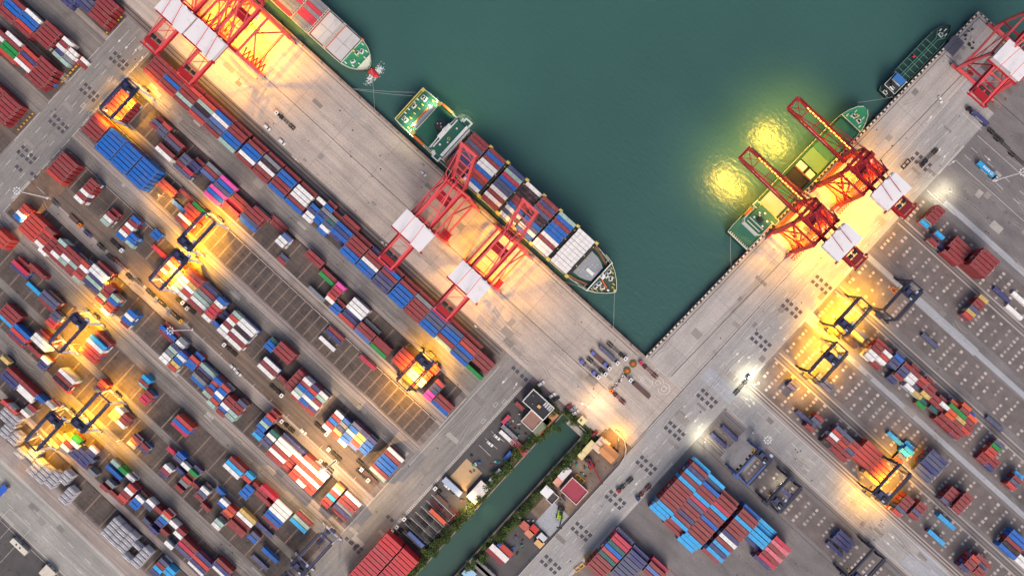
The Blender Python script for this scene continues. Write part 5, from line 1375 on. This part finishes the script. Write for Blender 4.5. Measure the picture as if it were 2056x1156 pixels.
    for i, (px, py, bed, c, cab) in enumerate(((113, 408, 'grey', 'white', False), (150, 440, 'brown', 'orange', True), (178, 470, 'blue', 'grey', False), (205, 496, 'dark', 'black', False), (224, 517, 'dark', 'black', False), (242, 530, 'red', 'maroon', False), (262, 556, 'dark', 'black', False), (281, 567, 'grey', 'white', False), (303, 587, 'dark', 'grey', True), (325, 607, 'dark', 'grey', True), (352, 632, 'dark', 'yellow', True))):
        truck(px, py, 0, c, '%s trailer on the brown verge, %s from the left road' % ({'grey': 'grey', 'brown': 'rusty', 'blue': 'blue-grey', 'dark': 'dark', 'red': 'maroon'}[bed], WORDS[i]), None, bed, cab=cab, L=6.5 if i != 5 else 11)
    for i, (px, py) in enumerate(((730, 943), (738, 960), (664, 903), (655, 868), (570, 847), (376, 617), (455, 694), (565, 791), (372, 610), (245, 501), (648, 926))):
        p = P(px, py); t = empty('truck', (p.x, p.y, 0), 0 if i % 2 else math.pi, label='small white terminal truck on the yard roads, %s along from the bottom road' % WORDS[i], category='truck', group='terminal trucks in the yard'); tractor(t, 0, 'white' if i != 5 else 'silver'); trailer(t, -9, -2, None, 'dark')
    for i, (px, py) in enumerate(((742, 955), (732, 935))):
        truck(px, py, 0, 'white', ['rusty skeleton trailer beside the light blue containers near the bottom road', 'dark trailer standing alone on the yard lane by the bottom road'][i], None, 'brown' if i == 0 else 'dark', cab=False)
    # reach stackers and yellow frames
    for px, py, c, deg, lab in ((1125, 1030, 'yellow', -60, 'black and lime reach stacker on the pale slab'), (1185, 930, 'red', -20, 'red mobile crane with long boom in the workshop dirt yard')):
        p = P(px, py); t = empty('reach_stacker', (p.x, p.y, 0), math.radians(deg), label=lab, category='reach stacker')
        b = mat('lime_paint', (172, 204, 40), .5) if c == 'yellow' else paint('red')
        mb = MB(); mb.bb(-4, 3.2, -1.6, 1.6, .9, 2.2); mb.bb(-4.2, -2.2, -1.7, 1.7, 2.2, 3.0, 1); mb.build('body', [b, BLACK], t)
        mb = MB(); mb.bb(-1.4, .4, -.7, .7, 2.2, 4.0); mb.build('cab', GLASS, t)
        mb = MB(); mb.beam((-3.4, .9, 3.8), (7.5 if c == 'yellow' else 13, .9, 5.4), .7, .8); mb.box((7.5 if c == 'yellow' else 13, .9, 4.8), (.8, 3.4 if c == 'yellow' else 1.2, 1.0), 1); mb.build('boom', [b if c == 'red' else BLACK, BLACK], t)
        for x in (-3, 2):
            for s in (-1, 1): mb = MB(); mb.cyl((x, s * 1.7, .9), .9, .8, 14, 0, 'y'); mb.build('wheel', TYRE, t)
    for px, py, a, lab in ((1164, 960, 0, 'yellow lifting frame beside the red-roofed workshop'), (1521, 914, -8, 'yellow lifting frame on the bare slab beside the blue gantry'), (1163, 1138, 80, 'yellow lifting frame beside the grey road at the bottom, lower of two'), (1182, 1115, 80, 'yellow lifting frame beside the grey road at the bottom, upper of two'), (1797, 585, 0, 'orange lifting frame beside the uppermost navy gantry'), (1818, 330, 90, 'black open steel frame lying beside the white road line')):
        p = P(px, py); mb = MB(); m = mat('frame_yellow', (214, 162, 34), .5) if 'yellow' in lab else (mat('frame_orange', (214, 112, 40), .5) if 'orange' in lab else BLACK)
        for s in (-1, 1): mb.beam((-3.2, s * 1.1, .6), (3.2, s * 1.1, .6), .4, .5); mb.beam((s * 3.0, -1.1, .6), (s * 3.0, 1.1, .6), .6, .6)
        mb.beam((0, -1.1, .6), (0, 1.1, .6), .5, .5)
        o = mb.build('lifting_frame', m, None, label=lab, category='lifting frame', group='lifting frames'); o.location = (p.x, p.y, 0); o.rotation_euler = (0, 0, math.radians(a))
    for px, py, lab in ((1271, 730, 'round olive cable drum with orange hub, nearer the water corner'), (1259, 744, 'round olive cable drum with orange hub, further from the water')):
        p = P(px, py); t = empty('cable_drum', (p.x, p.y, 0), 0, label=lab, category='cable drum', group='flat cable drums')
        mb = MB(); mb.cyl((0, 0, .1), 2.3, .5, 28, 0); mb.cyl((0, 0, .6), 1.9, .25, 28, 0, r2=1.7); mb.build('coil', mat('drum_olive', (112, 92, 48), .8, amp=.45, sc=1.2), t)
        mb = MB(); mb.cyl((0, 0, .86), .95, .2, 18, 0, r2=.7); mb.build('hub', mat('drum_hub_orange', (232, 88, 30), .6, amp=.3), t)
    random.seed(5)
    for i in range(14):
        p = P(1256 - i * 2.3 + random.uniform(-3, 3), 752 + i * 2.5 + random.uniform(-3, 3)); mb = MB(); c = random.choice(['scrap_white', 'scrap_pale', 'scrap_dark'])
        mb.box((0, 0, .5), (random.uniform(.9, 2.2), random.uniform(.6, 1.2), 1.0)); mb.box((0, 0, 1.06), (.8, .5, .1))
        o = mb.build('fender_block', mat(c, {'scrap_white': (214, 206, 200), 'scrap_pale': (176, 150, 152), 'scrap_dark': (64, 56, 60)}[c], .8), None, label='loose fender block in the heap beside the cable drums', category='fender block', group='heap of fender blocks'); o.location = (p.x, p.y, 0); o.rotation_euler = (0, 0, random.uniform(0, 3))
def block(name, px, py, lu, lv, h, roof, label, cat, wall=(170, 164, 158), parapet=None, rz=0.0, fit=(), window=True, ridge=0):
    p = P(px, py, h); t = empty(name, (p.x, p.y, 0), rz, label=label, category=cat)
    wm_ = mat('wall_%d_%d_%d' % wall, wall, .8, amp=.2); rm = mat('roof_%d_%d_%d' % roof, roof, .75, amp=.22, sc=.3, dirt=(tuple(int(v * .7) for v in roof), .4, .54, .5))
    mb = MB(); mb.bb(-lu / 2 + .12, lu / 2 - .12, -lv / 2 + .12, lv / 2 - .12, 0, h - .02); mb.build('wall', wm_, t)
    mb = MB()
    if ridge:
        y = lv / 2
        for s in (-1, 1): mb.poly([(-lu / 2, s * y, h), (lu / 2, s * y, h), (lu / 2, 0, h + ridge), (-lu / 2, 0, h + ridge)][::s])
        for s in (-1, 1): mb.poly([(s * lu / 2, -y, h), (s * lu / 2, y, h), (s * lu / 2, 0, h + ridge)][::s])
        mb.bb(-lu / 2, lu / 2, -.12, .12, h + ridge - .05, h + ridge + .08)
    else: mb.bb(-lu / 2, lu / 2, -lv / 2, lv / 2, h, h + .22)
    mb.build('roof', rm, t)
    if parapet:
        mb = MB()
        for s in (-1, 1): mb.bb(-lu / 2, lu / 2, s * lv / 2, s * (lv / 2 - .45), h + .22, h + .9); mb.bb(s * lu / 2, s * (lu / 2 - .45), -lv / 2 + .45, lv / 2 - .45, h + .22, h + .88)
        mb.build('parapet', mat('parapet_%d_%d_%d' % parapet, parapet, .7, amp=.1), t)
    if window:
        n = max(1, int(lu / 3.2))
        for i in range(n):
            for s in (-1, 1): mb = MB(); mb.box((-lu / 2 + lu * (i + .5) / n, s * (lv / 2 - .1), h * .55), (1.3, .08, 1.1)); mb.build('window', GLASS, t)
        mb = MB(); mb.box((lu / 2 - .1, 0, 1.05), (.08, 1.1, 2.1)); mb.build('door', mat('door_grey', (96, 96, 100), .6), t)
    for x, y, a, b, hh, c in fit:
        mb = MB(); mb.box((x, y, h + .22 + hh / 2), (a, b, hh)); mb.cyl((x, y, h + .22 + hh), min(a, b) * .3, .08, 10); mb.build('roof_unit', mat('unit_%d_%d_%d' % c, c, .6), t)
    return t
def place_buildings():
    wht, wood = (224, 220, 214), (188, 150, 110)
    block('office_building', 1081, 812, 17, 10, 9, (44, 44, 50), 'dark flat-roofed building with white parapet beside the canal head', 'building', (206, 202, 198), (224, 222, 218),
          fit=[(-6, 2, 1.2, .9, .9, (90, 92, 96)), (1, -.5, 2.2, 1.8, 1.0, (214, 160, 110)), (4, 3, 1, 3, .8, (196, 196, 198)), (5.6, 3, 1, 3, .8, (196, 196, 198)), (7, 3, 1, 3, .8, (180, 180, 184)), (2.6, 3, .9, 2.6, .8, (196, 196, 198)), (-3, -2, .8, .8, .7, (120, 120, 120))])
    block('annex_building', 1068, 844, 9.5, 9.5, 5.5, (146, 112, 98), 'low annex with pinkish-brown flat roof and white rim', 'building', (180, 168, 158), (218, 210, 204))
    block('shed', 1086, 853, 6, 13, 4.5, (120, 128, 104), 'olive-roofed shed beside the pinkish-brown annex', 'shed')
    block('shed', 1104, 838, 6, 9.5, 4.5, (190, 126, 92), 'orange-brown-roofed shed at the corner of the dark-roofed building', 'shed')
    block('portable_office', 1087, 864, 2.6, 6.2, 2.8, (206, 74, 64), 'red portable cabin between the olive shed and canal bushes', 'portable cabin')
    for px, py, t_, c, lab in ((1043, 815, 'S', 'R', 'maroon box beside the dark-roofed building wall'), (1023, 868, 'L', 'N', 'grey container in the truck park beside the long white one'), (1019, 879, 'L', 'W', 'long white container in the dark truck park'), (1040, 900, 'L', 'r', 'red container in the truck park touching a maroon one'), (1043, 893, 'L', 'R', 'maroon container in the truck park beside the canal bushes'), (1020, 915, 'S', 'B', 'blue box at the canal end of the truck park'), (1033, 918, 'S', 'L', 'salmon box at the canal end of the truck park'), (1016, 842, 'S', 'M', 'red box beside scattered drums in the truck park')):
        p = P(px, py, 2.6); put(cmesh(t_, c), 'shipping_container', (p.x, p.y, 0), 0 if px not in (1020, 1033, 1016) else math.pi / 2, label=lab, category='container', group='containers kept by the canal')
    block('kiosk', 1169, 844, 4.4, 4.4, 3.4, (228, 214, 160), 'square cream-roofed kiosk beside the canal head bushes', 'kiosk', fit=[(-.6, -.4, .9, 1.3, .6, (120, 90, 50))])
    block('shed', 1178, 903, 4, 13, 3.6, (226, 206, 150), 'narrow cream-roofed shed lit yellow behind the curved wall', 'shed')
    block('shed', 1205, 893, 6, 9, 3.8, (222, 196, 166), 'pale slatted shed inside the curved wall, nearest the barrier', 'shed', fit=[(0, 2, 4, .6, .3, (190, 120, 70)), (0, -1, 4, .6, .3, (190, 120, 70))])
    block('shed', 1222, 909, 11, 7.5, 3.8, (202, 138, 88), 'long orange-lit tiled shed inside the curved wall', 'shed', ridge=1.2)
    block('warehouse', 960, 988, 7.2, 13.2, 5, (228, 218, 208), 'white-roofed warehouse beside the canal and the yellow-lit lot', 'warehouse', ridge=.6)
    block('shed', 908, 977, 14, 3.6, 3.6, (170, 184, 206), 'long pale blue-grey roof beside two parked cars', 'shed')
    block('portable_office', 993, 957, 2.8, 11.5, 3, (226, 226, 224), 'long white trailer cabin among canal bushes', 'portable cabin', fit=[(0, 1, 1.6, .8, .3, (60, 60, 60)), (0, -1.6, 1.2, .8, .3, (60, 60, 60))])
    block('shed', 1134, 950, 4.4, 8.4, 3.4, (220, 216, 214), 'white-roofed shed at the edge of the workshop dirt yard', 'shed')
    block('shed', 1121, 966, 4.4, 5.6, 3.2, (222, 160, 138), 'salmon-roofed shed beside the white-roofed workshop shed', 'shed')
    block('workshop', 1153, 985, 13, 11, 5, (158, 62, 78), 'large dusty red-roofed workshop beside the fenced road', 'workshop', (190, 160, 150), (212, 190, 180), ridge=0)
    block('shed', 1098, 987, 6, 6, 4.4, (230, 228, 228), 'square white-roofed building at the dark lot corner', 'building'); block('shed', 1109, 999, 5.5, 6.5, 3.6, (72, 66, 66), 'dark-roofed lean-to against the square white building', 'shed', parapet=(200, 196, 194))
    for px, py, c, lab in ((1053, 1055, (190, 96, 84), 'red-brown hut nearest the canal beside the dark lot'), (1063, 1070, (206, 132, 104), 'salmon hut between two others beside the dark lot'), (1072, 1062, (200, 56, 50), 'bright red hut beside the dark lot'), (1088, 1079, (200, 200, 204), 'pale grey hut at the fence beside the dark lot'), (1083, 1090, (222, 174, 116), 'tan hut at the fence beside the dark lot')):
        block('hut', px, py, 5, 4.4, 3, c, lab, 'hut', window=False)
    block('shed', 995, 1115, 13, 3.6, 3.8, (140, 54, 66), 'maroon-roofed long shed at the bottom of the works yard', 'shed'); block('shed', 1002, 1110, 13.5, 3.6, 4.4, (228, 222, 216), 'white-roofed long shed beside the maroon one', 'shed')
    block('shed', 1016, 1105, 9, 3.8, 3.4, (186, 70, 66), 'short red-roofed shed beside the white-roofed one', 'shed', fit=[(-5.5, 0, 2.2, 2.2, .4, (40, 90, 190))])
    block('shed', 942, 1151, 7, 6, 4, (158, 196, 222), 'light blue-roofed shed at the bottom photo edge', 'shed')
    for i, (px, py) in enumerate(((965, 1142), (976, 1145))): block('shed', px, py, 17, 3.4, 4, (132, 128, 126), ['weathered grey roof at the bottom edge beside the light blue roof', 'weathered grey roof at the bottom edge on the side of the fenced road'][i], 'shed')
    block('machinery_shed', 38, 1097, 3.2, 12.5, 3.4, (212, 206, 190), 'cream bus-like cabin in the lower left lot', 'portable cabin', rz=math.pi / 2, fit=[(0, 2, 1, 1, .2, (60, 60, 60)), (0, -1, 1, 1, .2, (60, 60, 60))]); block('shed', 95, 1150, 8, 7, 4, (206, 196, 182), 'cream roof at the bottom left photo edge', 'shed')
    block('shed', 4, 984, 4, 7, 3, (46, 92, 190), 'blue roof at the left photo edge beside the lower road', 'shed')
    # slabs, fence, curved wall, barrier
    def slab(px, py, lu, lv, m, name):
        p = P(px, py); k = MB(); k.poly([(p.x - lu / 2, p.y - lv / 2, .1), (p.x + lu / 2, p.y - lv / 2, .1), (p.x + lu / 2, p.y + lv / 2, .1), (p.x - lu / 2, p.y + lv / 2, .1)]); k.build(name, m, kind='structure')
    slab(1108, 1042, 12.5, 17, GM['pale'], 'pale_slab'); slab(936, 953, 13, 15, mat('yellow_lit_slab', (190, 160, 122), .85, amp=.3), 'yellow_lit_slab'); slab(1496, 905, 17, 26, mat('bare_slab', (142, 140, 142), .85, amp=.4, sc=.2, dirt=((96, 92, 92), .15, .5, .6)), 'bare_slab')  # middle slab is a concrete lot, with yellow lamplight put into its colour
    slab(1100, 1025, 24, 24, mat('dark_apron', (52, 50, 58), .85, amp=.3), 'dark_apron') if False else None
    k = MB()
    k.bb(102.2, 102.5, -330, -34, 0, 1.5)
    pts = [(102.35, -34), (101.5, -29), (99, -25), (95, -22), (90, -20.5), (87, -21)]
    for a, b in zip(pts, pts[1:]): k.beam((*a, .75), (*b, .75), .45, 1.5)
    k.build('boundary_wall', mat('boundary_wall_pale', (186, 178, 172), .8, amp=.25), label='long pale boundary wall curving round the works yard', category='wall')
    for px, py, lab in ((1171, 861, 'white barrier arm by the canal head, upper one'), (1206, 879, 'white pole leaning beside the white car and lit shed')):
        p = P(px, py); mb = MB(); mb.beam((-3, 0, 1.1), (3, 0, 1.1), .25, .25); mb.box((-3, 0, .6), (.5, .5, 1.2)); o = mb.build('barrier_arm', WHITE, None, label=lab, category='barrier'); o.location = (p.x, p.y, 0)
    for i, (px, py) in enumerate(((594, 320), (768, 487), (777, 493), (955, 655))):
        p = P(px, py); mb = MB(); mb.beam((-3 if i == 0 else -1.2, 0, .4), (3 if i == 0 else 1.2, 0, .4), .5, .5); mb.box((0, 0, .3), (.9, 1.1, .6))
        o = mb.build('rail_buffer', mat('buffer_white', (220, 214, 204), .7), None, label=['long white rail buffer on the apron by the quayside row', 'white rail buffer under the first mid-quay crane, left of a pair', 'white rail buffer under the first mid-quay crane, right of a pair', 'small white rail buffer near the end of the quayside row'][i], category='rail buffer'); o.location = (p.x, p.y, 0)
    mb = MB(); p = P(1915, 92)
    for i in range(5): mb.bb(-.65 + (i - 2) * 1.55, .65 + (i - 2) * 1.55, -5.4, 5.4, 0, .6)
    o = mb.build('steel_rack', mat('steel_rack_grey', (92, 92, 106), .6, amp=.2), None, label='low dark grey steel rack lying on the pier head', category='steel rack'); o.location = (p.x, p.y, 0)
    random.seed(9)
    for i in range(16):
        p = P(1945 + random.gauss(0, 6), 68 + random.gauss(0, 14)); mb = MB(); mb.box((0, 0, .4), (random.uniform(.6, 1.8), random.uniform(.5, 1.4), .8)); mb.cyl((0, 0, .8), .25, .2, 8)
        o = mb.build('loose_gear', mat(*random.choice([('gear_dark', (52, 48, 50), .7), ('gear_pale', (184, 180, 178), .7)])), None, label='loose piece of lashing gear strewn between the rack and pier tip', category='lashing gear', group='gear strewn on the pier head'); o.location = (p.x, p.y, 0); o.rotation_euler = (0, 0, random.uniform(0, 3))
    random.seed(31); cols = [('clutter_rust', (132, 78, 56)), ('clutter_dark', (56, 52, 54)), ('clutter_pale', (190, 184, 178)), ('clutter_blue', (50, 92, 160)), ('clutter_teal', (40, 130, 116))]
    for i in range(64):
        k = i % 2; p = P(*random.choice([(1150, 925), (1180, 945), (1165, 955), (1140, 1000), (1128, 1005), (1060, 1040), (1045, 1085), (1030, 1100), (1100, 975)])) if k == 0 else P(*random.choice([(1016, 850), (1026, 860), (1045, 880), (1000, 925), (950, 930), (960, 940), (1050, 825), (930, 1005)]))
        mb = MB(); a, b, h = random.uniform(.7, 2.2), random.uniform(.6, 1.4), random.uniform(.5, 1.3); mb.box((0, 0, h / 2), (a, b, h)); mb.cyl((0, 0, h), min(a, b) * .32, .18, 8); mb.box((a * .55, 0, h * .3), (a * .3, b * .5, h * .6))
        c = random.choice(cols); o = mb.build('crate', mat(c[0], c[1], .75, amp=.3), None, label='small crate or drum among the clutter of the %s' % ('canal works yard' if k == 0 else 'dark truck park'), category='crate', group='clutter in the %s' % ('canal works yard' if k == 0 else 'dark truck park'))
        o.location = (p.x + random.gauss(0, 2.6), p.y + random.gauss(0, 2.6), 0); o.rotation_euler = (0, 0, random.uniform(0, 3))
    # fenders and bollards along both quays
    fm = MB(); fm.box((0, -.3, -1.6), (1.6, .9, 3.0)); fm.cyl((0, -.1, -1.6), .5, 1.5, 10, 0, 'y'); fme = fm.mesh('fender', [mat('fender_rubber', (40, 38, 40), .8)])
    bm_ = MB(); bm_.cyl((0, 0, .25), .3, .6, 10); bm_.cyl((0, 0, .85), .45, .2, 10); bm_.box((0, 0, .27), (1.1, 1.1, .06)); bme = bm_.mesh('bollard', [mat('bollard_iron', (120, 96, 82), .7)])
    u = -250
    while u < 66: put(fme, 'fender', (u, 25.1, 0), 0, label='black rubber fender on the left quay wall', category='fender', group='fenders on the left quay'); put(bme, 'mooring_bollard', (u + 5, 23.5, 0), 0, label='iron mooring bollard on the left quay edge', category='bollard', group='bollards on the left quay'); u += 16
    v = 34
    while v < 308: put(fme, 'fender', (q_edge(v) - .8, v, 0), math.pi / 2, label='black rubber fender on the right quay wall', category='fender', group='fenders on the right quay'); put(bme, 'mooring_bollard', (q_edge(v) + 1.5, v + 5, 0), 0, label='iron mooring bollard on the right quay edge', category='bollard', group='bollards on the right quay'); v += 16
    # yellow lamp bases before the far left stacks
    yb = MB(); yb.box((0, 0, .4), (.9, .9, .8)); yb.cyl((0, 0, .8), .2, .25, 8); yme = yb.mesh('yellow_bollard', [mat('yellow_post', (218, 168, 40), .6)])
    for v0 in (-88, -107, -135, -54):
        for i in range(6): put(yme, 'yellow_bollard', (-308.6, v0 + 2.6 * i + (2 if v0 != -107 else 14), 0), 0, label='yellow bollard before the red stack ends past the left road', category='bollard', group='yellow bollards by the left road')
LEAFC = [('leaf_green', (66, 92, 34)), ('leaf_dark', (34, 56, 26)), ('leaf_yellow_green', (112, 122, 44))]
def tree_mesh(seed, n=520, r=2.6, h=4.6):
    random.seed(seed); mb = MB(); lobes = [(random.uniform(-.55, .55) * r, random.uniform(-.55, .55) * r, h * random.uniform(.5, .85), r * random.uniform(.4, .68)) for _ in range(7)]
    for i in range(n):
        lx, ly, lz, lr = random.choice(lobes); d = Vector((random.gauss(0, 1), random.gauss(0, 1), random.gauss(0, 1))).normalized() * lr * random.uniform(.55, 1.12)
        c = Vector((lx, ly, lz)) + d; s = random.uniform(.16, .36); a = Vector((random.gauss(0, 1), random.gauss(0, 1), random.gauss(0, .6))).normalized(); b = a.cross(Vector((random.random(), random.random(), random.random() + .3))).normalized()
        mb.poly([c + a * s, c + b * s * .7, c - a * s, c - b * s * .7], random.choices((0, 1, 2), (5, 4, 2))[0])
    return mb.mesh('crown', [mat(k, v, .75, amp=.3, isl=.5) for k, v in LEAFC])
def place_trees():
    crowns = [tree_mesh(i) for i in range(5)]; trunks = []
    for i in range(2):
        mb = MB(); mb.cyl((0, 0, 0), .22, 2.6, 8, 0, r2=.12)
        for k in range(4): a = k * 1.6 + i; mb.beam((0, 0, 1.8), (1.2 * math.cos(a), 1.2 * math.sin(a), 3.3), .14, .14, 0, .5)
        trunks.append(mb.mesh('trunk', [mat('bark', (88, 70, 52), .9)]))
    random.seed(21); spots = []
    v = -40.0
    while v > -200:                                           # left bank, then the right bank
        if not (-64 < v < -58 and False): spots.append((53.0 + random.uniform(-1.8, 2.2), v, 'left canal bank', random.uniform(.85, 1.4)))
        v -= random.uniform(1.9, 3.8)
    v = -36.0
    while v > -200: spots.append((77.6 + random.uniform(-2, 2.4), v, 'right canal bank', random.uniform(.7, 1.25))); v -= random.uniform(2.2, 4.4)
    for px, py, s in ((1077, 778, .8), (1083, 786, .7), (1100, 800, .7), (1108, 812, .8), (1114, 822, .9), (1120, 830, .8), (1136, 826, .8), (1142, 833, .9), (1150, 848, 1.0), (1158, 842, .8), (1130, 845, .7), (1112, 852, 1.1), (1100, 865, 1.1), (1120, 862, .9), (1090, 880, .9), (1180, 870, .8), (1172, 880, .7)):
        p = P(px, py); spots.append((p.x, p.y, 'canal head', s))
    for i, (u, v, where, s) in enumerate(spots):
        t = empty('tree', (u, v, 0), random.uniform(0, 6), label='small %s green tree on the %s' % ('dark' if i % 2 else 'light', where), category='tree', group='%s trees on the %s' % ('dark' if i % 2 else 'light', where))
        t.scale = (s, s, s * random.uniform(.8, 1.1)); put(random.choice(crowns), 'crown', (0, 0, 0), 0, t); put(random.choice(trunks), 'trunk', (0, 0, 0), 0, t)
    mb = MB(); random.seed(4)
    for side, u0, u1 in ((0, 50.8, 56.3), (1, 75.2, 81), (2, 55, 76)):
        for i in range(3200 if side < 2 else 500):
            v = random.uniform(-205, -36) if side < 2 else random.uniform(-35, -31); u = random.uniform(u0, u1)
            if math.sin(v * .23 + side) + math.sin(v * .071 + 2) < -.5: continue
            c = Vector((u, v, random.uniform(.05, .9))); s = random.uniform(.15, .4); a = random.random() * 6.3; z = random.uniform(-.2, .2)
            mb.poly([c + Vector((s * math.cos(a), s * math.sin(a), z)), c + Vector((-s * math.sin(a) * .6, s * math.cos(a) * .6, 0)), c - Vector((s * math.cos(a), s * math.sin(a), z)), c + Vector((s * math.sin(a) * .6, -s * math.cos(a) * .6, 0))], random.choice((0, 0, 1, 2)))
    mb.build('undergrowth', [mat(k, v, .75) for k, v in LEAFC], kind='stuff', label='low green undergrowth along both canal banks')
def place_lights():
    mast(95, 397, 'tall white light mast at the left road beside the red stack'); mast(385, 661, 'tall white light mast over the blue and maroon stack, mid-yard'); mast(674, 925, 'tall white light mast over orange-lit containers near the bottom road', lit=170e3)
    mast(1995, 362, 'tall white light mast beside the sky blue truck at the right edge'); mast(1513, 867, 'tall white light mast beside the inner road and bare slab'); 
    lamp_post(938, 1015, 'white street lamp beside the canal at the trailer park', 10, 9000, (1, .6, .2), 2.2)
    lamp_post(1900, 388, 'street lamp lighting a white patch beside the cross road, far one', 8, 5200, ang=2.4); lamp_post(1872, 404, 'street lamp lighting a white patch beside the maroon stack', 8, 4000, ang=2.4)
    lamp_post(1512, 770, 'street lamp brightly lighting the crossing beside the pale strip', 9, 11000, ang=3.0); lamp_post(1412, 884, 'street lamp lighting the crossing beside two blue containers', 8, 5200, ang=2.4)
    lamp_post(1560, 1002 - 40, 'dim lamp post beside the rusty box under the navy gantry', 6, 1500); lamp_post(1240, 880, 'lamp post at the curved wall lighting the orange paving', 9, 9000, SODIUM, 2.4); lamp_post(1195, 800, 'lamp post lighting pinkish paving at the canal head', 11, 8000, (1, .6, .25), 0)
    lamp_post(60, 440, 'lamp post lighting the brown verge beside the left road', 10, 9000, (1, .55, .2), 0)
    for i, (px, py) in enumerate(((225, 560), (160, 690), (250, 880), (330, 395))): lamp_post(px, py, 'sodium lamp post on the yard lane, %s on the way up the yard' % WORDS[i], 12, 15000, SODIUM, 0)
build_ground()
place_sts()
place_gantries()
place_ships()
place_containers()
place_tanks()
place_buildings()
place_vehicles()
place_trees()
place_lights()
